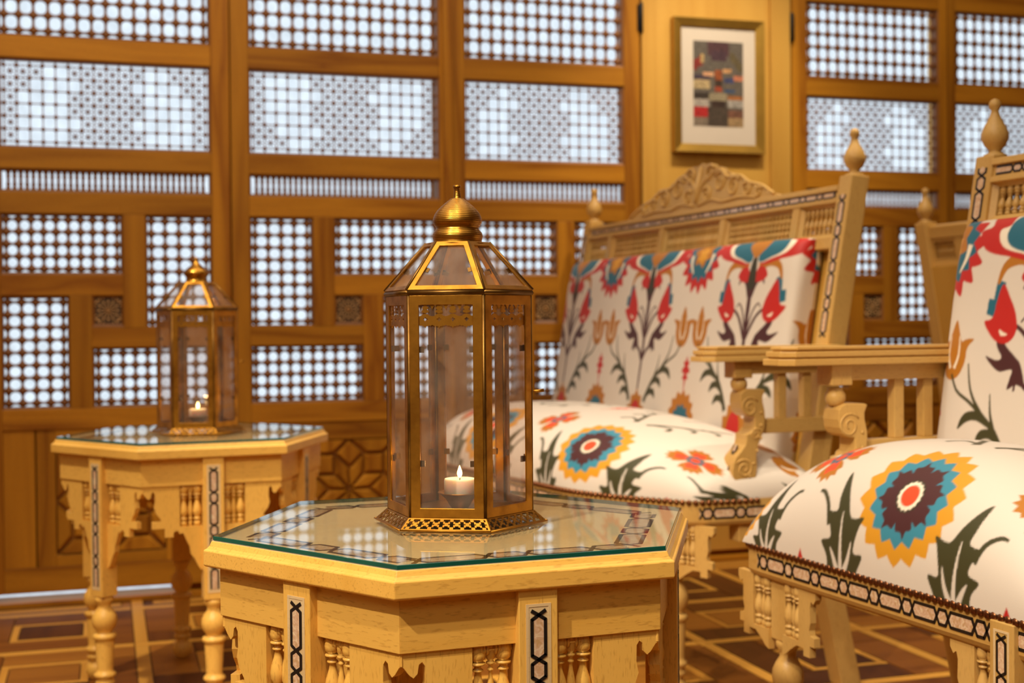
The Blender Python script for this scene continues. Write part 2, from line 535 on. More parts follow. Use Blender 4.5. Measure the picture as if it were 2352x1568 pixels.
def block(key, x0, x1, y0, y1, mat):
    k = (key, round(x1 - x0, 4), round(y1 - y0, 4), mat.name)
    if k not in cache:
        b = 0.0012
        mb = MB()
        hx, hy = (x1 - x0) / 2 - 0.0007, (y1 - y0) / 2 - 0.0007
        vs = [(-hx, -hy, -0.006), (hx, -hy, -0.006), (hx, hy, -0.006), (-hx, hy, -0.006),
              (-hx + b, -hy + b, 0), (hx - b, -hy + b, 0), (hx - b, hy - b, 0), (-hx + b, hy - b, 0)]
        mb.add(vs, [(4, 5, 6, 7), (0, 1, 5, 4), (1, 2, 6, 5), (2, 3, 7, 6), (3, 0, 4, 7)])
        cache[k] = mb.mesh(key, mat, recalc=False)
    return link(key, cache[k], floor, ((x0 + x1) / 2, (y0 + y1) / 2, 0))


CAMI = cam.matrix_world.inverted()


def seen(x, y, m=160):
    v = CAMI @ Vector((x, y, 0))
    if v.z > -0.3:
        return False
    a, b = 1176 + 3031 * v.x / -v.z, 784 - 3031 * v.y / -v.z
    return -m < a < 2352 + m and b < 1568 + m


MOD, SW, SI = 0.44, 0.034, 0.020
rest = MB()                                  # parquet outside the view, joined
REST_M = [M['floor_light'][0], M['floor_light'][1]] + M['floor_dark']


def far_block(key, x0, x1, y0, y1, mat):
    x0, x1 = max(x0, XL), min(x1, XR)
    y0, y1 = max(y0, YF), min(y1, 3.945)
    if x1 - x0 > 0.004 and y1 - y0 > 0.004:
        g = 0.0009
        rest.add([(x0 + g, y0 + g, 0), (x1 - g, y0 + g, 0), (x1 - g, y1 - g, 0), (x0 + g, y1 - g, 0)], [(0, 1, 2, 3)], mi=REST_M.index(mat))


for i in range(-6, 10):
    for j in range(-9, 6):
        x0, y0 = i * MOD + 0.06, 1.62 + j * MOD
        x1, y1 = x0 + MOD, min(y0 + MOD, 3.945)
        if y1 - y0 < 0.1:
            continue
        put = block if j >= 0 and seen((x0 + x1) / 2, (y0 + y1) / 2) and x0 > XL and x1 < XR else far_block
        put('border_strip', x0, x1, y0, y0 + SW, M['floor_light'][0])
        put('border_strip', x0, x0 + SW, y0 + SW, y1, M['floor_light'][1])
        a, b, c, d = x0 + SW, x1, y0 + SW, y1
        t = min(0.105, (d - c) * 0.28)
        k = (i + j) % 2
        rd = lambda: M['floor_dark'][random.choice((0, 0, 1, 2, 3) if k else (0, 1, 1, 3, 2))]
        put('parquet_block', a, b - t, c, c + t, rd())
        put('parquet_block', b - t, b, c, d - t, rd())
        put('parquet_block', a + t, b, d - t, d, rd())
        put('parquet_block', a, a + t, c + t, d, rd())
        a, b, c, d = a + t, b - t, c + t, d - t
        put('inner_strip', a, b, c, c + SI, M['floor_light'][0])
        put('inner_strip', a, b, d - SI, d, M['floor_light'][0])
        put('inner_strip', a, a + SI, c + SI, d - SI, M['floor_light'][1])
        put('inner_strip', b - SI, b, c + SI, d - SI, M['floor_light'][1])
        put('parquet_block', a + SI, b - SI, c + SI, d - SI, M['floor_dark'][3 if k else 2])
stuff(obj('parquet_field', rest, REST_M, floor))

# threshold and daylight behind the doors
trim = struct(obj('trim_1', MB().box(-2.3, 4.3, 3.945, 4.06, -0.004, 0.012), M['pine_x']))
window = struct(obj('window_1', MB().box(-2.3, 4.3, 4.055, 4.06, 0.012, 2.45), M['daylight']))
obj('gap_filler', MB().box(0.20, 4.3, 4.0, 4.05, 0.010, 0.036), M['pine_x'], window)  # added filler, hides the daylight gap under most of the doors
for xm in (-1.03, -0.338, 0.36, 1.02, 1.68, 2.21, 2.835, 3.44):
    wdm = 0.033 if xm > 2.7 else 0.03
    obj('window_mullion', MB().box(xm - wdm, xm + wdm, 4.02, 4.054, 0.012, 2.45), M['beech_z' if xm > 2.7 else 'pine_z'], window)

# ---------------------------------------------------------------- lattice doors
rod_cache = {}


def rod_mesh(length, pos, rb, rl, kind):
    key = (round(length, 4), tuple(round(p, 4) for p in pos), rb, rl, kind)
    if key in rod_cache:
        return rod_cache[key]
    prof = [(rl * 1.2, 0.0)]
    for k, p in enumerate(pos):
        if k:
            mid = (pos[k - 1] + p) / 2
            prof.append((rl, mid))
        if kind == 'bead':
            h = rb * 1.25
            for dz, rr in ((-1.0, rl * 1.25), (-0.62, rb * 0.80), (0.0, rb), (0.62, rb * 0.80), (1.0, rl * 1.25)):
                z = p + dz * h
                if 0 < z < length:
                    prof.append((rr, z))
        else:
            for dz, rr in ((-1.0, rl), (0.0, rb), (1.0, rl)):
                z = p + dz * rb
                if 0 < z < length:
                    prof.append((rr, z))
    prof.append((rl * 1.2, length))
    prof.sort(key=lambda q: q[1])
    rod_cache[key] = MB().lathe(prof, 6, smooth=True, caps=False).mesh('lattice_rod', M['rod'], recalc=False)
    return rod_cache[key]


def rosette_mesh(p):
    if ('rosette', p) not in rod_cache:
        mb = MB()
        h = p / 2
        mb.lathe([(0.0, -0.006), (0.0056, -0.003), (0.0056, 0.003), (0.0, 0.006)], 6, T=Matrix.Rotation(PI / 2, 4, 'X'))
        for k in range(8):
            a = k * PI / 4
            L_ = h * (1.38 if k % 2 else 1.0)
            mb.tube([(0, 0, 0), (L_ * math.cos(a), 0, L_ * math.sin(a))], 0.0011, 4)
        rod_cache[('rosette', p)] = mb.mesh('rosette', M['rod'])
    return rod_cache[('rosette', p)]


YL = YW + 0.018                              # plane of the rods
FW = 0.007                                   # moulding around each opening


def lattice(parent, x0, x1, z0, z1, nx, nz, filled=None, fine=False):
    fr = obj('lattice_frame', MB().frame(x0 - 0.004, x1 + 0.004, z0 - 0.004, z1 + 0.004, FW + 0.004, YW + 0.003, YW + 0.032, slope=0.006), M['rod'], parent)
    a, b, c, d = x0 + FW, x1 - FW, z0 + FW, z1 - FW
    if nz == 0:                              # a row of small balusters
        p = (b - a) / nx
        L_ = d - c
        key = ('baluster', round(L_, 3))
        if key not in rod_cache:
            prof = [(0.0068, 0), (0.0068, 0.005), (0.0040, 0.009), (0.0064, L_ * 0.25), (0.0040, L_ * 0.42), (0.0046, L_ * 0.5), (0.0040, L_ * 0.58), (0.0064, L_ * 0.75), (0.0040, L_ - 0.009), (0.0068, L_ - 0.005), (0.0068, L_)]
            rod_cache[key] = MB().lathe(prof, 6, caps=False).mesh('baluster', M['rod'], recalc=False)
        for k in range(1, nx):
            link('baluster', rod_cache[key], fr, (a + k * p, YL, c))
        return
    px_, pz = (b - a) / (nx + (0.55 if not fine else 0.45)), (d - c) / (nz + (0.55 if not fine else 0.65))
    xs = [a + (b - a - nx * px_) / 2 + k * px_ for k in range(nx + 1)]
    zs = [c + (d - c - nz * pz) / 2 + k * pz for k in range(nz + 1)]
    rb, rl, kind = (0.0072, 0.0017, 'dia') if fine else (0.0100, 0.0036, 'bead')
    mv = rod_mesh(d - c, [z - c for z in zs], rb, rl, kind)
    mh = rod_mesh(b - a, [x - a for x in xs], rb, rl, kind)
    for x in xs:
        link('lattice_rod', mv, fr, (x, YL, c))
    for z in zs:
        link('lattice_rod', mh, fr, (a, YL, z), (0, PI / 2, 0))
    if filled:
        ms = rosette_mesh(round((px_ + pz) / 2, 4))
        for (i, j) in filled:
            if i < nx and j < nz:
                link('rosette', ms, fr, ((xs[i] + xs[i + 1]) / 2, YL, (zs[j] + zs[j + 1]) / 2))


def board(parent, name, x0, x1, z0, z1, mat, y0=YW, y1=YW + 0.036):
    return obj(name, MB().box(x0, x1, y0, y1, z0, z1), mat, parent, bevel=0.0015)


def carved_square(parent, x0, x1, z0, z1):
    cx, cz, h = (x0 + x1) / 2, (z0 + z1) / 2, (x1 - x0) / 2
    pan = obj('carved_panel', MB().box(x0, x1, YW + 0.012, YW + 0.03, z0, z1).box(x0 - 0.006, x1 + 0.006, YW + 0.0365, YW + 0.042, z0 - 0.008, z1 + 0.006), M['carved'], parent)
    obj('panel_moulding', MB().frame(x0 - 0.002, x1 + 0.002, z0 - 0.002, z1 + 0.002, 0.009, YW + 0.002, YW + 0.02, slope=0.007), M['rod'], pan)
    mb = MB()
    T0 = basis((cx, YW + 0.012, cz), (1, 0, 0), (0, 0, 1), (0, -1, 0))
    for ringk, (r0, r1, n, wd) in enumerate(((0.05, 0.26, 12, 0.05), (0.30, 0.52, 12, 0.075), (0.56, 0.82, 12, 0.12), (0.86, 1.12, 24, 0.07))):
        for k in range(n):
            t = 2 * PI * (k + 0.5 * (ringk % 2)) / n
            pts = [(r0, 0), ((r0 + r1) / 2, wd), (r1, 0), ((r0 + r1) / 2, -wd)]
            q = [(h * 0.86 * (x * math.cos(t) - y * math.sin(t)), h * 0.86 * (x * math.sin(t) + y * math.cos(t))) for x, y in pts]
            if max(abs(v) for p in q for v in p) < h * 0.9:
                mb.chamfer_prism(q, 0.004, 0.002, T0)
    for sx in (-1, 1):
        for sz in (-1, 1):
            for k in range(3):
                mb.lathe([(0.0035, 0), (0.002, 0.003), (0, 0.0035)], 6, T=T0 @ TR(sx * h * (0.78 - 0.11 * k), sz * h * (0.78 - 0.11 * (2 - k)), 0))
    stuff(obj('carved_petals', mb, wood_carve, pan))


wood_carve = plain('carved_petal_wood', (0.72, 0.43, 0.17), 0.45, noise=0.3, scale=70)


def star_panel(parent, cx, cz, S):
    """eight-fold star of raised rhombs and squares inside a square of half size S."""
    pan = obj('star_panel', MB().box(cx - S, cx + S, YW + 0.016, YW + 0.034, cz - S, cz + S), M['rod'], parent)
    a = S / 2.4142
    P = lambda r, deg: (r * math.cos(math.radians(deg)), r * math.sin(math.radians(deg)))
    T0 = basis((cx, YW + 0.016, cz), (1, 0, 0), (0, 0, 1), (0, -1, 0))
    tip = 2 * a * math.cos(PI / 8)
    shapes = []
    for k in range(8):
        ang = 45 * k
        shapes.append([(0, 0), P(a, ang), P(tip, ang + 22.5), P(a, ang + 45)])
        shapes.append([P(a, ang), P(tip, ang - 22.5), P(a * 2.4142, ang), P(tip, ang + 22.5)])
    for k in range(4):
        base = 90 * k
        for s in (-1, 1):
            A = P(a * 2.4142, base); B = P(tip, base + s * 22.5)
            q = math.radians(base)
            cxx, sxx = math.cos(q), math.sin(q)
            C = (0.939 * S / 1.33 * 1.0, s * 0.939 * S / 1.33)
            Cc = (C[0] * cxx - C[1] * sxx, C[0] * sxx + C[1] * cxx)
            D = (S * cxx - s * S * sxx, S * sxx + s * S * cxx)
            shapes.append([A, B, Cc, D])
    for sh in shapes:
        mx, mz = sum(p[0] for p in sh) / len(sh), sum(p[1] for p in sh) / len(sh)
        q = [(mx + (x - mx) * 0.93, mz + (z - mz) * 0.93) for x, z in sh]
        obj('star_piece', MB().chamfer_prism(q, 0.013, 0.008, T0), M['pine_z'], pan)


STRIP = (1.172, 1.238)
P2 = (1.296, 1.550)
TOPP = (1.611, 1.868)
ROW = 1.112


def door(n, xl, xr, x0, x1, mirror, corner, ystep=0.0):
    """one leaf: xl..xr its outer edges, x0..x1 its openings; mirror flips the pinwheel below."""
    d = struct(empty('door_%d' % n))
    S = lambda x: (x0 + x1 - x) if mirror else x            # layout below is written for the unmirrored leaf

    def span(a, b):
        a, b = S(a), S(b)
        return (a, b) if a < b else (b, a)
    wsc = (x1 - x0) / 0.584
    q = lambda u: x0 + u * wsc
    board(d, 'stile', xl, x0, 0.034, 2.45, M['pine_z'])
    board(d, 'stile', x1, xr, 0.034, 2.45, M['pine_z'])
    for z0, z1 in ((TOPP[1], 1.94), (P2[1], TOPP[0]), (STRIP[1], P2[0]), (ROW, STRIP[0]), (0.497, 0.556), (0.034, 0.105)):
        board(d, 'rail', x0, x1, z0, z1, M['pine_x'], YW + 0.001)
    lattice(d, x0, x1, 1.94, 2.2, 14, 6)
    board(d, 'rail', x0, x1, 2.2, 2.45, M['pine_x'], YW + 0.001)
    lattice(d, x0, x1, TOPP[0], TOPP[1], 13 if wsc < 0.95 else 14, 5)
    nx2 = 16 if wsc > 0.95 else 15
    filled = [(0, j) for j in range(6)] + [(nx2 - 1, j) for j in range(6)]
    c = nx2 // 2
    for j in range(6):
        filled += [(i, j) for i in range(c - 2, c + 2)]
        if j not in (1, 4):
            filled += [(c - 3, j), (c + 2, j)]
    for (i, j) in ((1, 0), (1, 1), (2, 0)):
        jj = 5 - j if corner == 'top' else j
        filled += [(i, jj), (nx2 - 1 - i, jj)]
    lattice(d, x0, x1, P2[0], P2[1], nx2, 6, filled, fine=True)
    lattice(d, x0, x1, STRIP[0], STRIP[1], 34 if wsc > 0.95 else 31, 0)
    # pinwheel
    a, b = span(q(0.0), q(0.190)); lattice(d, a, b, 0.783, ROW, 4, 8)
    a, b = span(q(0.252), q(0.584)); lattice(d, a, b, 0.938, ROW, 9, 4)
    a, b = span(q(0.252), q(0.338)); carved_square(d, a, b, 0.790, 0.880)
    a, b = span(q(0.0), q(0.340)); lattice(d, a, b, 0.556, 0.729, 9, 4)
    a, b = span(q(0.400), q(0.584)); lattice(d, a, b, 0.556, 0.877, 4, 8)
    a, b = span(q(0.190), q(0.252)); board(d, 'mullion', a, b, 0.783, ROW, M['pine_z'], YW + 0.001)
    a, b = span(q(0.252), q(0.584)); board(d, 'rail', a, b, 0.879, 0.938, M['pine_x'], YW + 0.001)
    a, b = span(q(0.340), q(0.400)); board(d, 'mullion', a, b, 0.556, 0.879, M['pine_z'], YW + 0.001)
    a, b = span(q(0.0), q(0.340)); board(d, 'rail', a, b, 0.729, 0.787, M['pine_x'], YW + 0.001)
    # wainscot
    cx = (x0 + x1) / 2
    Sz = 0.152
    board(d, 'backing_board', x0, x1, 0.10, 0.50, M['pine_z'], YW + 0.037, YW + 0.045)
    star_panel(d, cx, 0.290, Sz)
    for a, b in ((x0, cx - Sz - 0.055), (cx - Sz - 0.051, cx - Sz), (cx + Sz, cx + Sz + 0.051), (cx + Sz + 0.055, x1)):
        if b > a:
            board(d, 'wainscot_board', a, b, 0.105, 0.497, M['pine_z'], YW + 0.006)
    for a, b in ((0.105, 0.290 - Sz), (0.290 + Sz, 0.497)):
        board(d, 'wainscot_rail', cx - Sz, cx + Sz, a, b, M['pine_x'], YW + 0.005)
    return d


DX0 = 0.412
d1 = door(1, -0.336, 0.357, -0.281, 0.304, True, 'top')
d2 = door(2, 0.361, 1.010, 0.412, 0.996, False, 'bottom')
d3 = door(3, 1.026, 1.664, 1.075, 1.609, True, 'top')
d4 = door(4, 2.216, 2.822, 2.270, 2.790, True, 'top')
d5 = door(5, 2.826, 3.44, 2.856, 3.376, False, 'top')
d6 = door(6, -1.03, -0.340, -0.975, -0.391, False, 'bottom')
for dd, xh in ((d3, 1.667), (d4, 2.212)):
    mb = MB()
    for zc in (1.772, 0.9):
        mb.lathe([(0.004, -0.050), (0.0065, -0.046), (0.0065, 0.046), (0.004, 0.050)], 10, T=TR(xh, YW - 0.006, zc))
        mb.box(xh - 0.012, xh + 0.012, YW - 0.003, YW + 0.001, zc - 0.042, zc + 0.042)
    obj('hinge', mb, M['iron'], dd)
obj('cover_strip', MB().box(1.006, 1.034, YW - 0.012, YW + 0.02, 0.034, 2.45), M['pine_z'], d3, bevel=0.003)
# solid panelled wall between the doors, and closing pieces
wb = struct(empty('wall_back'))
board(wb, 'wall_panel', 1.715, 2.135, 0.03, 2.45, M['yellow_z'], YW + 0.008, YW + 0.05)
board(wb, 'stile', 1.670, 1.715, 0.03, 2.45, M['yellow_z'], YW - 0.004, YW + 0.05)
board(wb, 'stile', 2.135, 2.208, 0.03, 2.45, M['yellow_z'], YW - 0.004, YW + 0.05)
board(wb, 'wall_header', XL, XR, 2.45, ZC, M['plaster'], YW, YW + 0.12)
board(wb, 'wall_panel', XL, -1.029, 0.011, 2.45, M['yellow_z'], YW, YW + 0.05)
board(wb, 'wall_panel', 3.439, XR, 0.011, 2.45, M['yellow_z'], YW, YW + 0.05)

# ---------------------------------------------------------------- framed picture
pic = thing('framed_picture', 'gold-framed collage print with a wide pale mat on the wooden wall panel', 'picture', (1.938, YW, 1.342))
fx, fz = 0.163, 0.440
obj('picture_frame', MB().frame(-fx, fx, 0, fz, 0.029, -0.024, 0.006, slope=0.008), M['gold_frame'], pic, bevel=0.002)
obj('mat_board', MB().box(-fx + 0.025, fx - 0.025, -0.010, -0.006, 0.025, fz - 0.025), M['mat_board'], pic)
PRW, PRZ0, PRZ1 = 0.090, 0.088, 0.366
nxp, nzp = 42, 66
cells = np.zeros((nzp, nxp, 3))
cells[:] = lin(92, 84, 74)


def blk(x0, x1, z0, z1, c, var=0.42):
    for j in range(int(z0 * nzp), max(int(z0 * nzp) + 1, int(round(z1 * nzp)))):
        for i in range(int(x0 * nxp), max(int(x0 * nxp) + 1, int(round(x1 * nxp)))):
            if j < nzp and i < nxp:
                k = 1 + random.uniform(-var, var)
                cells[j, i] = [min(1, v * k) for v in lin(*c)]


for j in range(nzp):
    for i in range(nxp):
        k = 1 + random.uniform(-0.3, 0.3)
        cells[j, i] *= k
for bx in ((0.0, 0.3, 0.0, 0.12, (120, 105, 88)), (0, 0.3, 0.12, 0.24, (165, 28, 26)), (0, 0.3, 0.24, 0.32, (160, 150, 138)), (0, 0.32, 0.33, 0.39, (48, 38, 30)),
           (0.3, 0.68, 0.0, 0.23, (70, 58, 46)), (0.36, 0.64, 0.23, 0.31, (52, 34, 24)), (0.7, 1.0, 0.0, 0.12, (150, 122, 84)), (0.7, 1, 0.12, 0.2, (112, 74, 56)),
           (0.7, 1, 0.24, 0.32, (155, 148, 138)), (0.7, 1, 0.33, 0.37, (150, 92, 42)), (0.64, 0.84, 0.41, 0.44, (38, 70, 108)), (0.33, 0.66, 0.31, 0.4, (138, 126, 100)),
           (0, 0.34, 0.44, 0.55, (172, 150, 108)), (0, 0.34, 0.56, 0.6, (60, 48, 62)), (0.43, 0.56, 0.42, 0.47, (150, 62, 32)), (0.43, 0.56, 0.48, 0.55, (58, 40, 26)),
           (0.43, 0.56, 0.55, 0.66, (140, 70, 26)), (0.2, 0.4, 0.6, 0.63, (200, 150, 110)), (0.64, 0.8, 0.52, 0.57, (56, 62, 100)), (0.82, 1, 0.55, 0.6, (180, 110, 80)),
           (0.6, 0.75, 0.64, 0.68, (190, 142, 92)), (0.3, 0.72, 0.84, 1.0, (72, 42, 46)), (0.36, 0.66, 0.78, 0.9, (66, 42, 52)), (0, 0.2, 0.72, 0.78, (130, 40, 28))):
    blk(*bx)
for k in range(5):                           # a slanting red-and-straw band at the upper left
    blk(0.04 * k, 0.04 * k + 0.06, 0.66 + 0.022 * k, 0.76 + 0.022 * k, (125, 34, 22) if k < 4 else (176, 148, 96))
    blk(0.76 + 0.04 * k, 0.82 + 0.04 * k, 0.78 - 0.03 * k, 0.88 - 0.03 * k, (88, 76, 48))
pm = bpy.data.meshes.new('print')
vs = [(-PRW + 2 * PRW * i / nxp, -0.0108, PRZ0 + (PRZ1 - PRZ0) * j / nzp) for j in range(nzp + 1) for i in range(nxp + 1)]
fs = [(j * (nxp + 1) + i, j * (nxp + 1) + i + 1, (j + 1) * (nxp + 1) + i + 1, (j + 1) * (nxp + 1) + i) for j in range(nzp) for i in range(nxp)]
pm.from_pydata(vs, [], fs)
at = pm.color_attributes.new('print_color', 'FLOAT_COLOR', 'CORNER')
cc = np.ones((nzp * nxp, 4, 4)); cc[:, :, :3] = cells.reshape(-1, 1, 3)
at.data.foreach_set('color', cc.ravel().astype(np.float32))
pm.materials.append(M['print'])
link('print', pm, pic)


# ---------------------------------------------------------------- inlay chains (ebony links round mother-of-pearl)
def chain2d(L_, hw=0.0072, bw=0.0036, long=0.036, short=0.013, cross=0.009):
    """two crossing bands along s; returns (ribbons, pearls) as polygons in (s, w)."""
    A = [(0.0, -1)]
    pearls = []
    s, sgn, k = 0.0, -1, 0
    while s < L_ - cross - 0.004:
        s2 = s + cross
        A += [(s2, -sgn)]
        sgn = -sgn
        run = long if k % 2 == 0 else short
        e = min(s2 + run, L_ - 0.0)
        if e - s2 > 0.004:
            pearls.append((s2, e))
        A += [(e, sgn)]
        s = e
        k += 1
    rib = []
    for flip in (1, -1):
        for i in range(len(A) - 1):
            (s0, a), (s1, b) = A[i], A[i + 1]
            if s1 - s0 < 1e-5:
                continue
            w0, w1 = a * flip * hw, b * flip * hw
            d = math.hypot(s1 - s0, w1 - w0)
            nx_, ny_ = -(w1 - w0) / d * bw / 2, (s1 - s0) / d * bw / 2
            ex, ey = (s1 - s0) / d * bw * 0.2, (w1 - w0) / d * bw * 0.2
            rib.append([(s0 - ex + nx_, w0 - ey + ny_), (s0 - ex - nx_, w0 - ey - ny_), (s1 + ex - nx_, w1 + ey - ny_), (s1 + ex + nx_, w1 + ey + ny_)])
    pe = []
    hi = hw - bw / 2
    for a, b in pearls:
        pe.append([(a - cross * 0.28, 0), (a + 0.001, -hi), (b - 0.001, -hi), (b + cross * 0.28, 0), (b - 0.001, hi), (a + 0.001, hi)])
    return rib, pe


def add_chain(parent, L_, fmap, mat_pearl_objs=True, hw=0.0072, **kw):
    """fmap(s, w, d) -> point (d: height above the surface)."""
    rib, pe = chain2d(L_, hw, **kw)
    mb = MB()
    for q in rib:
        vs = [fmap(s, w_, 0.0) for s, w_ in q] + [fmap(s, w_, 0.0006) for s, w_ in q]
        mb.add(vs, [(4, 5, 6, 7), (0, 1, 5, 4), (1, 2, 6, 5), (2, 3, 7, 6), (3, 0, 4, 7)])
    stuff(obj('ebony_inlay', mb, M['black'], parent))
    allp = MB()
    for q in pe:
        p = allp if not mat_pearl_objs else MB()
        n = len(q)
        vs = [fmap(s, w_, -0.0002) for s, w_ in q] + [fmap(s, w_, 0.0004) for s, w_ in q]
        p.add(vs, [tuple(range(n, 2 * n))] + [(i, (i + 1) % n, n + (i + 1) % n, n + i) for i in range(n)])
        if mat_pearl_objs:
            obj('pearl_inlay', p, M['pearl'], parent)
    if not mat_pearl_objs:
        stuff(obj('pearl_inlay', allp, M['pearl'], parent))


# ---------------------------------------------------------------- turned pieces and brackets shared by tables and seats
LEG = [(0.015, 0.232), (0.019, 0.228), (0.019, 0.222), (0.014, 0.216), (0.013, 0.208), (0.019, 0.200), (0.0245, 0.190), (0.0255, 0.180), (0.0235, 0.169),
       (0.016, 0.159), (0.0145, 0.155), (0.022, 0.153), (0.0245, 0.149), (0.0235, 0.144), (0.019, 0.141), (0.0195, 0.137), (0.0165, 0.080),
       (0.017, 0.074), (0.022, 0.071), (0.0225, 0.066), (0.018, 0.062), (0.0155, 0.058), (0.0195, 0.054), (0.0195, 0.049), (0.014, 0.045),
       (0.013, 0.040), (0.0195, 0.034), (0.0225, 0.024), (0.021, 0.012), (0.015, 0.003), (0.013, 0.0)]
LEG = [(r, z) for r, z in reversed(LEG)]
SLEG = [(r, z * 1.2) for r, z in LEG]


def baluster_prof(L_, r):
    p = [(0.55, 0.0), (0.80, 0.03), (0.80, 0.10), (0.45, 0.14), (0.90, 0.165), (0.90, 0.19), (0.50, 0.21), (0.62, 0.235), (0.95, 0.30), (1.0, 0.38), (0.85, 0.47),
         (0.50, 0.58), (0.38, 0.66), (0.70, 0.675), (0.70, 0.69), (0.42, 0.71), (0.42, 0.735), (0.95, 0.755), (0.95, 0.775), (0.55, 0.79), (0.9, 0.82), (1.0, 0.88), (0.85, 0.96), (0.7, 1.0)]
    return [(a * r, b * L_) for a, b in p]


BRK = [(66, 0), (141, 0), (141, -13), (137, -15), (131, -23), (127, -26), (123, -22), (121.5, -13), (118, -10.5), (115, -15), (114.5, -32), (117, -44), (113, -55),
       (105, -65), (103, -72), (121, -72), (121, -86), (102, -86), (96, -86), (96, -104), (79, -104), (79, -95), (71, -91), (66, -99), (60, -96), (55, -108), (50, -120),
       (47, -124), (45, -140), (38, -150), (33, -160), (28, -170), (20, -176), (20, -84), (66, -84)]
BRK = [(a * 0.001, z * 0.001) for a, z in BRK]


def lathe_obj(name, prof, mat, parent, loc, seg=14):
    key = (name, mat.name, seg, tuple(prof[0]), tuple(prof[len(prof) // 2]), tuple(prof[-1]), len(prof))
    if key not in cache:
        cache[key] = MB().lathe(prof, seg).mesh(name, mat, recalc=False)
    return link(name, cache[key], parent, loc)


# ---------------------------------------------------------------- hexagonal tables
def make_table(label, loc, rz):
    t = thing('side_table', label, 'table', loc, rz, 'hexagonal inlaid tables')
    top = obj('tabletop', MB().lathe([(0.2, 0.5218), (0.299, 0.5218), (0.301, 0.5238), (0.301, 0.5390), (0.3004, 0.5403), (0.2975, 0.5415), (0.2945, 0.5442), (0.2926, 0.5480), (0.2918, 0.5497)], 6, smooth=False),
              [M['beech_x']], t, bevel=0.0008)
    obj('top_veneer', MB().lathe([(0.2912, 0.5490), (0.2912, 0.5498)], 6, smooth=False), M['top_wood'], top)
    ap = 0.208
    for k in range(6):
        a = (30 + 60 * k) * PI / 180
        er, et = Vector((math.cos(a), math.sin(a), 0)), Vector((-math.sin(a), math.cos(a), 0))
        half = ap * math.tan(PI / 6)
        add_chain(top, 2 * half, lambda s, w_, d, er=er, et=et, half=half: tuple(er * (ap + w_) + et * (s - half) + Vector((0, 0, 0.5498 + d * 0.3))), False, hw=0.0130, bw=0.0052, long=0.058, short=0.028, cross=0.016)
    Ra = 0.283
    ah = Ra * math.cos(PI / 6)
    for k in range(6):
        a0, a1 = k * PI / 3, (k + 1) * PI / 3
        poly = [(Ra * math.cos(a0), Ra * math.sin(a0)), (Ra * math.cos(a1), Ra * math.sin(a1)), ((Ra - .018) * math.cos(a1), (Ra - .018) * math.sin(a1)), ((Ra - .018) * math.cos(a0), (Ra - .018) * math.sin(a0))]
        am = (30 + 60 * k) * PI / 180
        er, et = Vector((math.cos(am), math.sin(am), 0)), Vector((-math.sin(am), math.cos(am), 0))
        # boards are built along local x and turned so that the grain runs along them
        R_ = basis((0, 0, 0), et, -er, (0, 0, 1))
        Ri = R_.inverted()
        pl = [tuple((Ri @ Vector((x, y, 0)))[:2]) for x, y in poly]
        o = obj('apron_board', MB().prism(pl, 0.466, 0.5225), M['beech_x'], t, bevel=0.0008); o.matrix_local = R_
        # post with its inlaid strip
        pst = obj('post', MB().box(-0.021, 0.021, -ah - 0.0105, -ah + 0.026, 0.232, 0.5222), M['beech_z'], t, bevel=0.001); pst.matrix_local = R_
        yf = -ah - 0.0105
        obj('veneer_border', MB().frame(-0.0135, 0.0135, 0.246, 0.507, 0.0030, yf - 0.0006, yf + 0.001).box(-0.011, 0.011, yf - 0.0002, yf + 0.001, 0.248, 0.505), M['maple'], pst)
        add_chain(pst, 0.246, lambda s, w_, d: (w_, yf - 0.0003 - d, 0.500 - s), True)
        # brackets and balusters either side
        for sx in (-1, 1):
            pb = [(x * sx, z) for x, z in BRK]
            if 'brk%d' % sx not in cache:
                cache['brk%d' % sx] = MB().prism(pb, 0, 0.011, basis((0, -ah + 0.003, 0.4665), (1, 0, 0), (0, 0, 1), (0, 1, 0))).mesh('bracket', M['beech_z'])
            o = link('bracket', cache['brk%d' % sx], t); o.matrix_local = R_
            for xx, r in ((0.0305, 0.0085), (0.0440, 0.0048), (0.0575, 0.0085)):
                pr = baluster_prof(0.0835, r)
                p = R_ @ Vector((xx * sx, -ah + 0.012, 0.3825))
                lathe_obj('baluster', pr, M['beech_z'], t, p, 14)
            mb = MB().tube([(0.022 * sx, -ah + 0.012, 0.4605), (0.066 * sx, -ah + 0.012, 0.4605)], 0.0045, 8)
            for xr_ in (0.036, 0.0395, 0.0485, 0.052):
                mb.tube([((xr_ - 0.0012) * sx, -ah + 0.012, 0.4605), ((xr_ + 0.0012) * sx, -ah + 0.012, 0.4605)], 0.0068, 10)
            o = obj('turned_rail', mb, M['beech_x'], t); o.matrix_local = R_
        p = R_ @ Vector((0, -ah + 0.008, 0))
        lathe_obj('turned_leg', LEG, M['beech_z'], t, p, 20)
    g = MB().lathe([(0.2892, 0.5502), (0.2900, 0.5507), (0.2900, 0.5546), (0.2894, 0.5551)], 6, smooth=False, caps=False, mi=1)
    g.add([(0.2894 * math.cos(k * PI / 3), 0.2894 * math.sin(k * PI / 3), 0.5551) for k in range(6)], [tuple(range(6))], mi=0)
    g.add([(0.2892 * math.cos(k * PI / 3), 0.2892 * math.sin(k * PI / 3), 0.5502) for k in range(6)], [tuple(reversed(range(6)))], mi=2)
    return t, g


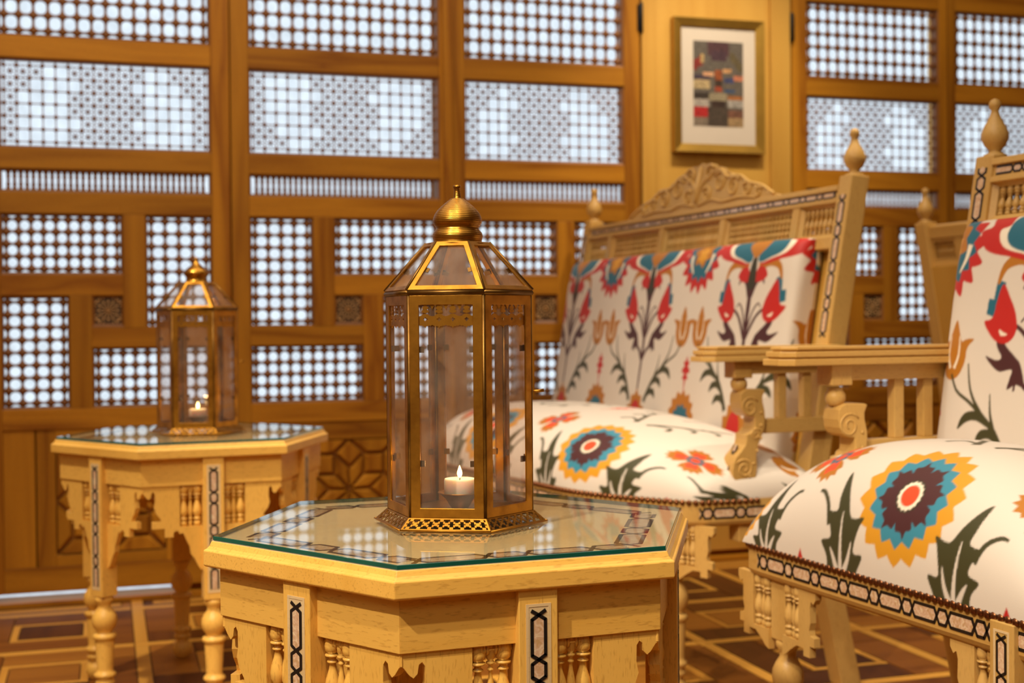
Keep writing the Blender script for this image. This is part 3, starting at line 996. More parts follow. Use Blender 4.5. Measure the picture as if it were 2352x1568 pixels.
T1, R1 = (0.4016, 1.5153), math.radians(182.68)
T2, R2 = (0.1858, 2.9952), math.radians(184.68)
t1, g1 = make_table('near hexagonal beech table with pearl-inlaid posts, carrying the largest lantern', (T1[0], T1[1], 0), R1)
gt1 = obj('glass_tabletop', g1, [M['glass_top'], M['glass_edge'], M['clear']], None, (T1[0], T1[1], 0), (0, 0, R1))
gt1['label'] = 'green-edged glass sheet lying on the near hexagonal table'; gt1['category'] = 'glass top'; gt1['group'] = 'glass table tops'
t2 = copy_tree(t1)
t2.location = (T2[0], T2[1], 0); t2.rotation_euler = (0, 0, R2)
t2['label'] = 'smaller-looking hexagonal inlaid table standing close to the lattice doors'
gt2 = copy_tree(gt1)
gt2.location = (T2[0], T2[1], 0); gt2.rotation_euler = (0, 0, R2)
gt2['label'] = 'green-edged glass sheet on the hexagonal table by the lattice doors'


# ---------------------------------------------------------------- lanterns and candles
def offset_quad(q, wd):
    """inset a planar convex quad (list of Vector) by wd."""
    n = (q[1] - q[0]).cross(q[3] - q[0]).normalized()
    res = []
    for i in range(4):
        a, b, c = q[i - 1], q[i], q[(i + 1) % 4]
        e1, e2 = (b - a).normalized(), (c - b).normalized()
        n1, n2 = n.cross(e1), n.cross(e2)
        k = wd / (1 + n1.dot(n2))
        res.append(b + (n1 + n2) * k)
    return res, n


def quad_frame(mb, q, wd, th):
    inn, n = offset_quad(q, wd)
    vs = [p for p in q] + inn + [p - n * th for p in q] + [p - n * th for p in inn]
    fs = []
    for k in range(4):
        j = (k + 1) % 4
        fs += [(k, j, 4 + j, 4 + k), (8 + k, 12 + k, 12 + j, 8 + j), (4 + k, 4 + j, 12 + j, 12 + k), (k, 8 + k, 8 + j, j)]
    mb.add(vs, fs)
    return inn, n


def make_lantern(label, loc, rz, dome):
    L_ = thing('lantern', label, 'lantern', loc, rz, 'brass candle lanterns')
    Rb, z0, z1 = 0.0888, 0.0135, 0.267
    hexp = lambda R, z, k: Vector((R * math.cos(k * PI / 3), R * math.sin(k * PI / 3), z))
    body = obj('base_plate', MB().lathe([(0.088, 0.0105), (0.088, 0.0135)], 6, smooth=False), M['brass_dark'], L_)
    # pierced skirt
    sk = MB()
    nx_, ny_ = 48, 12
    for k in range(6):
        A, B, C, D = hexp(0.1047, 0.0006, k), hexp(0.1047, 0.0006, k + 1), hexp(0.0895, 0.0135, k + 1), hexp(0.0895, 0.0135, k)
        g = [[(A.lerp(B, i / nx_)).lerp(D.lerp(C, i / nx_), j / ny_) for i in range(nx_ + 1)] for j in range(ny_ + 1)]
        vs = [p for row in g for p in row]
        fs = []
        for j in range(ny_):
            for i in range(nx_):
                s, t_ = (i + 0.5) / nx_, (j + 0.5) / ny_
                u = (s * 8) % 1 - 0.5
                u2 = (s * 8 + 0.5) % 1 - 0.5
                hole = abs(u) / 0.32 + abs(t_ - 0.55) / 0.24 < 1 or ((u2 / 0.33) ** 2 + ((t_ - 0.22) / 0.17) ** 2 < 1 and t_ > 0.17) or ((u2 / 0.33) ** 2 + ((t_ - 0.9) / 0.2) ** 2 < 1 and t_ < 0.92)
                if hole and 0.02 < s < 0.98:
                    continue
                a = j * (nx_ + 1) + i
                fs.append((a, a + 1, a + nx_ + 2, a + nx_ + 1))
        sk.add(vs, fs)
    so = obj('pierced_skirt', sk, M['brass'], L_)
    sm = so.modifiers.new('sheet', 'SOLIDIFY'); sm.thickness = 0.0009
    ring = MB()
    for k in range(6):
        ring.tube([hexp(0.1047, 0.0012, k), hexp(0.1047, 0.0012, k + 1)], 0.0011, 5)
    obj('skirt_rim', ring, M['brass'], L_)
    corners = MB()
    for k in range(6):
        corners.tube([hexp(Rb - 0.0024, z0, k), hexp(Rb - 0.0024, z1, k)], 0.0022, 6)
    obj('corner_rods', corners, M['brass_dark'], L_)  # dark brass paints in the shade of the corner grooves
    for k in range(6):
        a = (30 + 60 * k) * PI / 180
        er, et = Vector((math.cos(a), math.sin(a), 0)), Vector((-math.sin(a), math.cos(a), 0))
        apo = Rb * math.cos(PI / 6)
        hw = Rb / 2 - 0.0022
        q = [er * apo - et * hw + Vector((0, 0, z0)), er * apo + et * hw + Vector((0, 0, z0)), er * apo + et * hw + Vector((0, 0, z1)), er * apo - et * hw + Vector((0, 0, z1))]
        mb = MB()
        inn, n = quad_frame(mb, q, 0.0112, 0.0022)
        fr = obj('face_frame', mb, M['brass'], L_, bevel=0.0006)
        pm_ = MB().add([p - n * 0.0030 for p in offset_quad(q, 0.009)[0]], [(0, 1, 2, 3)])
        obj('glass_pane', pm_, M['pane'], fr)
        # pierced frieze under the top strip
        fz_ = MB()
        ow = hw - 0.0105
        T0 = basis(er * (apo - 0.0016) + Vector((0, 0, z1 - 0.0112)), et, (0, 0, 1), er)
        nrep = 4
        pch = 2 * ow / nrep
        for i in range(nrep):
            x = -ow + (i + 0.5) * pch
            hp = pch / 2 + 0.00005
            for sd in (-1, 1):
                pl = [(x, -0.0100), (x, -0.0135), (x + sd * 0.0011, -0.0150), (x + sd * 0.0031, -0.0160), (x + sd * 0.0014, -0.0172), (x, -0.0190), (x, -0.0262), (x + sd * 0.0012, -0.0240), (x + sd * 0.0030, -0.0244),
                      (x + sd * 0.0042, -0.0232), (x + sd * 0.0058, -0.0238), (x + sd * hp, -0.0226), (x + sd * hp, -0.0128), (x + sd * 0.0050, -0.0122), (x + sd * 0.0026, -0.0104)]
                fz_.prism(pl, -0.0008, 0.0, T0)
            fz_.prism([(x - 0.0022, 0.001), (x + 0.0022, 0.001), (x + 0.0016, -0.0012), (x + 0.0036, -0.0026), (x + 0.0036, -0.0042), (x + 0.0018, -0.0052), (x + 0.0042, -0.0066), (x + 0.0038, -0.0084), (x, -0.0094), (x - 0.0038, -0.0084), (x - 0.0042, -0.0066), (x - 0.0018, -0.0052), (x - 0.0036, -0.0042), (x - 0.0036, -0.0026), (x - 0.0016, -0.0012)], -0.0008, 0, T0)
            xe = -ow + i * pch
            if i:
                fz_.prism([(xe - 0.0036, 0.001), (xe + 0.0036, 0.001), (xe + 0.0014, -0.0022), (xe, -0.0056), (xe - 0.0014, -0.0022)], -0.0008, 0, T0)
        obj('pierced_frieze', fz_, M['brass'], fr)
        cl = MB()
        for zc in (0.075, 0.205):
            for s in (-1, 1):
                T3 = basis(er * (apo - 0.0042) + et * (s * (hw - 0.0125)) + Vector((0, 0, zc)), et, (0, 0, 1), er)
                cl.box(-0.0035, 0.0035, -0.0035, 0.0035, -0.001, 0.0004, T3)
        obj('glass_clip', cl, M['brass_dark'], fr)
        # roof face
        Re, ze, Rt, zt = 0.0906, 0.2735, 0.0390, 0.3305
        A, B, C, D = hexp(Re, ze, k), hexp(Re, ze, k + 1), hexp(Rt, zt, k + 1), hexp(Rt, zt, k)
        ctr = (A + B + C + D) / 4
        q = [A.lerp(B, 0.012), B.lerp(A, 0.012), C.lerp(D, 0.03), D.lerp(C, 0.03)]
        mb = MB()
        inn, n = quad_frame(mb, q, 0.0062, 0.0020)
        rf = obj('roof_frame', mb, M['brass'], L_, bevel=0.0005)
        obj('roof_pane', MB().add([p - n * 0.0028 for p in offset_quad(q, 0.0045)[0]], [(0, 1, 2, 3)]), M['pane'], rf)
        cl = MB()
        for s in (0, 1):
            e0, e1 = (inn[0], inn[3]) if s == 0 else (inn[1], inn[2])
            c0 = e0.lerp(e1, 0.42) - n * 0.0032
            ey = (e1 - e0).normalized()
            ex = ey.cross(n)
            cl.box(-0.0040, 0.0040, -0.0030, 0.0030, -0.0006, 0.0008, basis(c0, ex, ey, n))
        obj('glass_clip', cl, M['brass_dark'], rf)
    rim = MB()
    for k in range(6):
        rim.tube([hexp(0.0880, 0.2700, k), hexp(0.0880, 0.2700, k + 1)], 0.0030, 6)
        rim.tube([hexp(0.0898, 0.2736, k), hexp(0.0382, 0.3300, k)], 0.0017, 5)
    obj('eave_rim', rim, M['brass_dark'], L_)
    obj('dome', MB().lathe(dome, 32), M['brass_spun' if dome is DOME1 else 'brass_smooth'], L_)
    # hook latch on one corner
    va = Vector((math.cos(PI), math.sin(PI), 0))
    vt = Vector((-va.y, va.x, 0))
    pts = [va * (Rb + 0.0005) + Vector((0, 0, 0.1540)), va * (Rb + 0.006) + Vector((0, 0, 0.1540)) + vt * 0.002, va * (Rb + 0.0125) + Vector((0, 0, 0.1548)) + vt * 0.004]
    obj('latch', MB().tube(pts, [0.0016, 0.0019, 0.0021], 8), M['brass'], L_)
    cup = [(0.0095, 0.0135), (0.0100, 0.0150), (0.0125, 0.0185), (0.0170, 0.0260), (0.0235, 0.0318), (0.0262, 0.0330), (0.0262, 0.0340), (0.0232, 0.0328), (0.0160, 0.0275), (0.0, 0.0270)]
    obj('candle_cup', MB().lathe(cup, 28), M['brass'], L_)
    return L_


def make_candle(label, loc):
    c = thing('candle', label, 'candle', loc, 0, 'lit candles')
    obj('wax', MB().lathe([(0.0, 0.0), (0.0170, 0.0), (0.0186, 0.0015), (0.0187, 0.0205), (0.0180, 0.0226), (0.0170, 0.0228), (0.0158, 0.0214), (0.006, 0.0208), (0.0, 0.0208)], 32), M['wax'], c)
    obj('wick', MB().tube([(0, 0, 0.020), (0.0004, 0, 0.024), (0.001, 0, 0.0265)], 0.0007, 5), M['wick'], c)
    obj('flame', MB().lathe([(0.0, 0.0235), (0.0020, 0.0250), (0.0031, 0.0280), (0.0028, 0.0310), (0.0016, 0.0345), (0.0005, 0.0375), (0.0, 0.0385)], 12), M['flame'], c)
    d = bpy.data.lights.new('flame_light', 'POINT'); d.energy = 0.05; d.color = (1.0, 0.62, 0.26); d.shadow_soft_size = 0.004
    o = bpy.data.objects.new('flame_light', d); COL.objects.link(o); o.parent = c; o.location = (0, 0, 0.042)
    return c


DOME1 = [(0.036, 0.3290), (0.0290, 0.3300), (0.0288, 0.3325), (0.0298, 0.3360), (0.0302, 0.3385), (0.0292, 0.3420), (0.0262, 0.3455), (0.0252, 0.3480), (0.0270, 0.3505), (0.0288, 0.3535), (0.0293, 0.3560),
         (0.0286, 0.3600), (0.0268, 0.3645), (0.0236, 0.3690), (0.0196, 0.3730), (0.0154, 0.3766), (0.0116, 0.3796), (0.0088, 0.3818), (0.0078, 0.3828), (0.0046, 0.3832), (0.0042, 0.3845), (0.0042, 0.3870),
         (0.0036, 0.3900), (0.0036, 0.3940), (0.0046, 0.3955), (0.0048, 0.3975), (0.0040, 0.3987), (0.0, 0.3990)]
DOME2 = [(0.036, 0.3290), (0.0270, 0.3300), (0.0245, 0.3310), (0.0230, 0.3350), (0.0222, 0.3385), (0.0232, 0.3400), (0.0226, 0.3415), (0.0240, 0.3430), (0.0268, 0.3460), (0.0278, 0.3495), (0.0270, 0.3530), (0.0236, 0.3575),
         (0.0180, 0.3625), (0.0122, 0.3672), (0.0080, 0.3712), (0.0058, 0.3746), (0.0048, 0.3785), (0.0044, 0.3830), (0.0040, 0.3850), (0.0, 0.3855)]
L1 = make_lantern('large hexagonal brass lantern with ribbed dome on the near table', (0.4016, 1.5202, 0.5552), math.radians(154.45), DOME1)
L2 = make_lantern('farther brass lantern with a smooth onion-shaped cap near the lattice doors', (0.194, 3.0, 0.5552), math.radians(169.3), DOME2)
make_candle('short lit cream candle inside the large near lantern', (0.4016, 1.5202, 0.5552 + 0.0272))
make_candle('short lit cream candle inside the farther lantern', (0.194, 3.0, 0.5552 + 0.0272))

# ---------------------------------------------------------------- printed upholstery fabric (drawn as polygons into a colour tile)
CREAM = np.array((0.72, 0.635, 0.54))
RED, GOLD, YEL = lin(190, 26, 16), lin(180, 112, 14), lin(215, 150, 26)
TEAL, BLUE, MAR = lin(22, 100, 122), lin(52, 134, 158), lin(70, 28, 30)
GRN, DGR, ORG, WHT = lin(60, 58, 24), lin(48, 44, 22), lin(228, 74, 30), lin(240, 228, 205)
RES = 0.001


class Tile:
    def __init__(self, period, t0, t1):
        self.P, self.t0, self.t1 = period, t0, t1
        self.nx, self.ny = int(round(period / RES)), int(round((t1 - t0) / RES))
        self.a = np.tile(CREAM, (self.ny, self.nx, 1)).astype(np.float64)

    def fill(self, poly, col):
        poly = np.asarray(poly, float)
        x0, x1 = poly[:, 0].min(), poly[:, 0].max()
        y0, y1 = max(poly[:, 1].min(), self.t0), min(poly[:, 1].max(), self.t1)
        if y1 <= y0:
            return
        ix = np.arange(int(math.floor(x0 / RES)) - 1, int(math.ceil(x1 / RES)) + 2)
        iy = np.arange(max(0, int((y0 - self.t0) / RES) - 1), min(self.ny, int((y1 - self.t0) / RES) + 2))
        X, Y = np.meshgrid((ix + 0.5) * RES, self.t0 + (iy + 0.5) * RES)
        ins = np.zeros(X.shape, bool)
        n = len(poly)
        for i in range(n):
            xa, ya = poly[i]; xb, yb = poly[(i + 1) % n]
            if ya == yb:
                continue
            c = (ya > Y) != (yb > Y)
            ins ^= c & (X < (xb - xa) * (Y - ya) / (yb - ya) + xa)
        jj, ii = np.nonzero(ins)
        self.a[iy[jj], ix[ii] % self.nx] = col

    def finish(self):
        k = self.a
        for ax in (0, 1):
            k = (np.roll(k, 1, ax) + 2 * k + np.roll(k, -1, ax)) / 4
        self.a = k

    def sample(self, s, t):
        fx_ = s / RES - 0.5
        fy_ = np.clip((t - self.t0) / RES - 0.5, 0, self.ny - 1.001)
        ix, iy = np.floor(fx_).astype(int), np.floor(fy_).astype(int)
        u, v = (fx_ - ix)[..., None], (fy_ - iy)[..., None]
        A = self.a
        i0, i1 = ix % self.nx, (ix + 1) % self.nx
        j1 = np.minimum(iy + 1, self.ny - 1)
        return (A[iy, i0] * (1 - u) + A[iy, i1] * u) * (1 - v) + (A[j1, i0] * (1 - u) + A[j1, i1] * u) * v


def spl(pts, closed=True, n=8):
    p = np.asarray(pts, float)
    N_ = len(p)
    out = []
    for i in range(N_ if closed else N_ - 1):
        g = lambda k: p[k % N_] if closed else p[min(max(k, 0), N_ - 1)]
        a, b, c, d = g(i - 1), g(i), g(i + 1), g(i + 2)
        for t in np.linspace(0, 1, n, endpoint=False):
            out.append(0.5 * ((2 * b) + (c - a) * t + (2 * a - 5 * b + 4 * c - d) * t * t + (3 * b - a - 3 * c + d) * t ** 3))
    if not closed:
        out.append(p[-1])
    return np.array(out)


def stroke(path, w0, w1, n=8):
    """tapering brush stroke along a curve -> polygon."""
    c = spl(path, False, n)
    d = np.gradient(c, axis=0)
    d /= np.linalg.norm(d, axis=1)[:, None] + 1e-9
    nn = np.c_[-d[:, 1], d[:, 0]]
    k = np.linspace(0, 1, len(c))
    wd = (w0 + (w1 - w0) * k)[:, None] / 2
    return np.r_[c + nn * wd, (c - nn * wd)[::-1]]


def scallop(cx, cy, r, n, depth, ph=0.0, point=True, a0=0.0, a1=2 * PI):
    m = n * 8
    th = np.linspace(0, 2 * PI, m, endpoint=False)
    u = (th * n / (2 * PI) + ph) % 1
    wv = (np.abs(u - 0.5) * 2) if point else np.abs(np.sin(u * PI))
    rr = r * (1 - depth * wv) if point else r * (1 - depth * (1 - wv))
    return np.c_[cx + rr * np.cos(th), cy + rr * np.sin(th)]


def xf(poly, cx=0, cy=0, rot=0, sc=1, mir=1):
    p = np.asarray(poly, float) * sc
    p = p * np.array([mir, 1])
    c, s = math.cos(rot * mir), math.sin(rot * mir)
    return np.c_[cx + p[:, 0] * c - p[:, 1] * s, cy + p[:, 0] * s + p[:, 1] * c]


TULIP = spl([(0, -0.5), (0.22, -0.42), (0.36, -0.18), (0.40, 0.10), (0.56, 0.26), (0.34, 0.26), (0.22, 0.22), (0.14, 0.36), (0.0, 0.62), (-0.14, 0.36), (-0.22, 0.22), (-0.34, 0.26), (-0.56, 0.26), (-0.40, 0.10), (-0.36, -0.18), (-0.22, -0.42)], n=5)
RTUL = spl([(0.05, -0.5), (0.34, -0.36), (0.58, -0.02), (0.40, 0.02), (0.30, 0.14), (0.26, 0.30), (0.08, 0.66), (-0.12, 0.36), (-0.26, 0.06), (-0.30, -0.24), (-0.18, -0.44)], n=6)
OAK = spl([(0, -0.5), (0.10, -0.34), (0.34, -0.34), (0.24, -0.20), (0.16, -0.08), (0.44, 0.02), (0.62, 0.36), (0.42, 0.20), (0.30, 0.20), (0.34, 0.42), (0.24, 0.66), (0.16, 0.34), (0.04, 0.10), (-0.04, -0.10)], n=5)
FLEUR = [(0, -0.6), (0.05, -0.12), (0.20, -0.08), (0.12, 0.0), (0.07, 0.06), (0.26, 0.12), (0.20, 0.24), (0.09, 0.28), (0.20, 0.42), (0.08, 0.44), (0, 0.62), (-0.08, 0.44), (-0.20, 0.42), (-0.09, 0.28), (-0.20, 0.24), (-0.26, 0.12), (-0.07, 0.06), (-0.12, 0.0), (-0.20, -0.08), (-0.05, -0.12)]
ACAN = spl([(0.0, -0.5), (-0.16, -0.42), (-0.30, -0.46), (-0.22, -0.30), (-0.30, -0.12), (-0.18, -0.10), (-0.22, 0.10), (-0.26, 0.20), (-0.10, 0.18), (0.0, 0.34), (0.16, 0.60), (0.14, 0.36), (0.12, 0.22), (0.26, 0.20), (0.18, 0.08), (0.16, -0.02), (0.28, -0.06), (0.20, -0.18), (0.20, -0.30), (0.30, -0.40), (0.14, -0.40)], n=5)


def sunflower(T, cx, cy, r, c1=YEL, c2=BLUE, c3=MAR, full=True):
    T.fill(scallop(cx, cy, r, 18, 0.13), c1)
    T.fill(scallop(cx, cy, r * 0.76, 16, 0.15, 0.5), c2)
    for k in range(8):
        a = k * PI / 4 + 0.2
        T.fill(xf(spl([(0.10, -0.03), (0.32, -0.15), (0.58, -0.19), (0.62, -0.06), (0.74, 0.0), (0.62, 0.07), (0.58, 0.20), (0.32, 0.14)], n=4), cx, cy, a, r * 0.84), c3)
    T.fill(scallop(cx, cy, r * 0.31, 12, 0.02), c3)
    T.fill(scallop(cx, cy, r * 0.27, 20, 0.12), DGR)
    T.fill(scallop(cx, cy, r * 0.235, 16, 0.1), WHT)
    T.fill(scallop(cx, cy, r * 0.165, 20, 0.02), ORG)


def red_gold(T, cx, cy, r):
    for k in range(4):
        a = k * PI / 2 + 0.35
        T.fill(xf([(0, 0), (0.5, -0.40), (0.75, -0.44), (0.72, -0.30), (0.95, -0.22), (0.85, -0.08), (1.0, 0.04), (0.84, 0.10), (0.9, 0.28), (0.70, 0.26), (0.66, 0.40), (0.42, 0.30)], cx, cy, a, r), GOLD)
        T.fill(xf([(0.05, 0), (0.42, -0.24), (0.70, -0.20), (0.62, -0.02), (0.66, 0.16), (0.40, 0.18)], cx, cy, a, r), ORG)
    T.fill(scallop(cx, cy, r * 0.34, 8, 0.35), TEAL)
    T.fill(scallop(cx, cy, r * 0.18, 8, 0.2), ORG)


def acanthus(T, cx, cy, L_, rot, mir=1):
    T.fill(xf(ACAN, cx, cy, rot, L_, mir), GRN)
    for q in ([(0.02, -0.48), (0.0, -0.2), (0.03, 0.22)], [(0.0, -0.36), (-0.10, -0.18), (-0.14, -0.02)], [(0.02, -0.34), (0.10, -0.18), (0.15, -0.10)], [(0.0, -0.46), (-0.12, -0.36), (-0.18, -0.28)]):
        T.fill(xf(stroke(q, 0.075, 0.01, 5), cx, cy, rot, L_, mir), CREAM)


def branch(T, mir):
    """dark green leafy branch, bowed outwards; coordinates for the right hand one."""
    f = lambda p: [(mir * a, b) for a, b in p]
    T.fill(stroke(f([(0.044, 0.030), (0.060, 0.060), (0.085, 0.095), (0.122, 0.125), (0.150, 0.160), (0.163, 0.205)]), 0.015, 0.003), GRN)
    for pts in ([(0.047, 0.036), (0.070, 0.060), (0.094, 0.060), (0.101, 0.042)], [(0.062, 0.064), (0.090, 0.091), (0.117, 0.090), (0.125, 0.071)], [(0.092, 0.098), (0.128, 0.120), (0.160, 0.116), (0.172, 0.094)]):
        T.fill(stroke(f(pts), 0.005, 0.004), GRN)
        p = pts
        T.fill(spl(f([p[0], ((p[0][0] + p[1][0]) / 2, (p[0][1] + p[1][1]) / 2 + 0.006), (p[1][0], p[1][1] + 0.006), (p[2][0], p[2][1] + 0.004), p[3], (p[2][0] - 0.008, p[2][1] - 0.010), (p[1][0], p[1][1] - 0.010)]), n=5), GRN)
    T.fill(stroke(f([(0.083, 0.092), (0.096, 0.122), (0.102, 0.156)]), 0.009, 0.002), GRN)
    T.fill(stroke(f([(0.118, 0.120), (0.150, 0.140), (0.186, 0.158), (0.206, 0.186)]), 0.007, 0.005), GRN)


BT = Tile(0.50, -0.22, 0.62)                 # backrests: stem at s = 0
for dx in (0.0,):
    BT.fill(scallop(0.25, 0.005, 0.066, 13, 0.2, 0.4), GOLD)
    BT.fill(scallop(0.25, -0.008, 0.045, 11, 0.22), TEAL)
    BT.fill(scallop(0.25, -0.02, 0.026, 9, 0.1), RED)
    BT.fill([(-0.040, -0.04), (-0.048, 0.018), (-0.030, 0.020), (-0.030, 0.045), (-0.012, 0.046), (0, 0.064), (0.012, 0.046), (0.030, 0.045), (0.030, 0.020), (0.048, 0.018), (0.040, -0.04)], GOLD)
    BT.fill(spl([(-0.022, -0.04), (-0.024, 0.010), (0, 0.034), (0.024, 0.010), (0.022, -0.04)], n=4), RED)
    BT.fill(stroke([(0, 0.062), (0.001, 0.15), (0.0, 0.24), (0.0, 0.345)], 0.0075, 0.018), MAR)
    for s in (1, -1):
        BT.fill(stroke([(s * 0.002, 0.142), (s * 0.022, 0.168), (s * 0.046, 0.176), (s * 0.050, 0.162)], 0.012, 0.004), MAR)
        BT.fill(xf(OAK, s * 0.048, 0.212, -0.45, 0.105, s), MAR)
        BT.fill(stroke([(s * 0.003, 0.20), (s * 0.034, 0.250), (s * 0.066, 0.272)], 0.010, 0.007), MAR)
        BT.fill(stroke([(s * 0.003, 0.215), (s * 0.020, 0.262), (s * 0.038, 0.282), (s * 0.050, 0.274)], 0.007, 0.003), MAR)
        BT.fill(stroke([(s * 0.004, 0.30), (s * 0.020, 0.330), (s * 0.042, 0.340), (s * 0.052, 0.328)], 0.014, 0.005), MAR)
        BT.fill([(s * 0.104, 0.280), (s * 0.132, 0.288), (s * 0.130, 0.314), (s * 0.106, 0.312)], TEAL)
        BT.fill([(s * 0.092, 0.306), (s * 0.118, 0.314), (s * 0.114, 0.346), (s * 0.094, 0.340)], TEAL)
        BT.fill(xf(RTUL, s * 0.086, 0.282, -0.12, 0.086, s), RED)
        BT.fill(spl([(s * 0.078, 0.254), (s * 0.092, 0.252), (s * 0.098, 0.262), (s * 0.088, 0.258)], n=4), WHT)
        # gold tulips on the mid line
        gx = 0.25 - s * 0.043
        BT.fill(xf(TULIP, gx, 0.222, 0, 0.092), GOLD)
        for u in (-1, 1):
            BT.fill(stroke([(gx + u * 0.013, 0.252), (gx + u * 0.015, 0.220), (gx + u * 0.006, 0.196)], 0.002, 0.007), WHT)
        branch(BT, s)
        # arms and petals under the big palmette
        BT.fill(stroke([(s * 0.020, 0.372), (s * 0.062, 0.380), (s * 0.098, 0.368), (s * 0.112, 0.338)], 0.034, 0.006), GOLD)
        BT.fill(spl([(s * 0.010, 0.338), (s * 0.034, 0.332), (s * 0.060, 0.346), (s * 0.046, 0.366), (s * 0.022, 0.368)], n=4), RED)
        BT.fill(spl([(s * 0.016, 0.380), (s * 0.10, 0.384), (s * 0.155, 0.398), (s * 0.175, 0.430), (s * 0.150, 0.440), (s * 0.160, 0.470), (s * 0.120, 0.476), (s * 0.110, 0.510), (s * 0.05, 0.50)], n=4), RED)
        BT.fill(spl([(s * 0.012, 0.384), (s * 0.07, 0.388), (s * 0.115, 0.402), (s * 0.128, 0.430), (s * 0.105, 0.440), (s * 0.100, 0.480), (s * 0.04, 0.49)], n=4), WHT)
        BT.fill(spl([(s * 0.012, 0.384), (s * 0.064, 0.390), (s * 0.100, 0.404), (s * 0.108, 0.430), (s * 0.082, 0.470), (s * 0.03, 0.48)], n=4), TEAL)
    BT.fill(spl([(-0.014, 0.32), (-0.012, 0.37), (0, 0.412), (0.012, 0.37), (0.014, 0.32)], n=4), DGR)
    BT.fill(spl([(-0.018, 0.40), (-0.04, 0.43), (0.0, 0.47), (0.04, 0.43), (0.018, 0.40), (0, 0.39)], n=4), GOLD)
    BT.fill(scallop(0.25, 0.405, 0.098, 16, 0.26, 0.3), RED)
    BT.fill(scallop(0.25, 0.412, 0.074, 14, 0.2), TEAL)
    BT.fill(scallop(0.25, 0.422, 0.048, 7, 0.3), GOLD)
    for s in (-1, 1):
        BT.fill(stroke([(0.25 + s * 0.030, 0.362), (0.25 + s * 0.046, 0.385), (0.25 + s * 0.052, 0.41)], 0.004, 0.014), WHT)
    BT.fill(scallop(0.25, 0.41, 0.026, 6, 0.4), YEL)
    BT.fill(xf(FLEUR, 0.25, 0.105, 0, 0.082), RED)
BT.finish()

ST = Tile(0.46, -0.06, 0.95)                 # seats: sunflower at s = 0
sunflower(ST, 0.0, 0.150, 0.104)
red_gold(ST, 0.23, 0.215, 0.064)
for s in (1, -1):
    acanthus(ST, s * 0.125, 0.070, 0.175, 0.0, s)
    ST.fill(stroke([(s * 0.160, 0.085), (s * 0.172, 0.115), (s * 0.192, 0.135), (s * 0.206, 0.138)], 0.009, 0.006), GRN)
ST.fill([(0.23, 0.040), (0.240, 0.016), (0.258, -0.01), (0.258, -0.02), (0.202, -0.02), (0.202, -0.01), (0.220, 0.016)], RED)
for s in (1, -1):
    ST.fill(stroke([(s * 0.02, 0.30), (s * 0.05, 0.34), (s * 0.10, 0.40), (s * 0.12, 0.47)], 0.014, 0.006), GRN)
    for k in range(3):
        ST.fill(stroke([(s * (0.03 + 0.03 * k), 0.31 + 0.045 * k), (s * (0.07 + 0.03 * k), 0.325 + 0.045 * k), (s * (0.085 + 0.026 * k), 0.30 + 0.05 * k)], 0.005, 0.012), GRN)
    ST.fill(xf(TULIP, 0.23 + s * 0.040, 0.50, 0, 0.085), GOLD)
    ST.fill(stroke([(0.23 + s * 0.052, 0.53), (0.23 + s * 0.054, 0.50), (0.23 + s * 0.045, 0.475)], 0.002, 0.007), WHT)
    ST.fill(xf(OAK, s * 0.046, 0.56, -0.45, 0.10, s), MAR)
ST.fill(stroke([(0, 0.42), (0, 0.52), (0, 0.66)], 0.006, 0.012), MAR)
ST.fill(xf(FLEUR, 0.23, 0.375, 0, 0.090), ORG)
sunflower(ST, 0.0, 0.78, 0.075)
red_gold(ST, 0.23, 0.70, 0.05)
ST.finish()


def arc_profile(half, height, n, m, res=400):
    """points of the superellipse arch |x/half|^n + (z/height)^m... sampled evenly by length: (a in -1..1, arc length)."""
    th = np.linspace(0, PI, res * 4)
    a = -np.sign(np.cos(th)) * np.abs(np.cos(th)) ** (2.0 / n)
    z = np.abs(np.sin(th)) ** (2.0 / n)
    s = np.r_[0, np.cumsum(np.hypot(np.diff(a * half), np.diff(z * height)))]
    si = np.linspace(0, s[-1], m)
    return np.interp(si, s, a), si - s[-1] / 2, s[-1]


def pillow_mesh(name, W, D, H, n, ma, mb_, place, tile, s_off, t_off, mat):
    """pillow over a W x D plan rising H; place(a, b, h) maps unit plan coords and height to points."""
    a, sa, _ = arc_profile(W / 2, H, n, ma)
    b, sb, lb = arc_profile(D / 2, H, n, mb_)
    A, B = np.meshgrid(a, b)
    h = H * (np.clip(1 - np.abs(A) ** n, 0, 1) * np.clip(1 - np.abs(B) ** n, 0, 1)) ** (1.0 / n)
    V = place(A, B, h)
    S, T = np.meshgrid(sa + s_off, sb + lb / 2 + t_off)
    col = np.ones((ma * mb_, 4), np.float32)
    col[:, :3] = tile.sample(S.ravel(), T.ravel())
    idx = np.arange(ma * mb_).reshape(mb_, ma)
    q = np.stack([idx[:-1, :-1], idx[:-1, 1:], idx[1:, 1:], idx[1:, :-1]], -1).reshape(-1, 4)
    # close underneath with one fan along the rim
    me = bpy.data.meshes.new(name)
    rim = np.r_[idx[0, :], idx[1:, -1], idx[-1, -2::-1], idx[-2:0:-1, 0]]
    nv, nf = ma * mb_, len(q)
    me.vertices.add(nv); me.vertices.foreach_set('co', V.reshape(-1, 3).astype(np.float32).ravel())
    me.loops.add(nf * 4 + len(rim)); me.polygons.add(nf + 1)
    me.loops.foreach_set('vertex_index', np.r_[q.ravel(), rim[::-1]].astype(np.int32))
    me.polygons.foreach_set('loop_start', np.r_[np.arange(nf) * 4, nf * 4].astype(np.int32))
    me.polygons.foreach_set('use_smooth', np.r_[np.ones(nf, bool), False])
    me.update(calc_edges=True)
    at_ = me.color_attributes.new('print_color', 'FLOAT_COLOR', 'POINT')
    at_.data.foreach_set('color', col.ravel())
    me.materials.append(mat)
    me.validate()
    return me


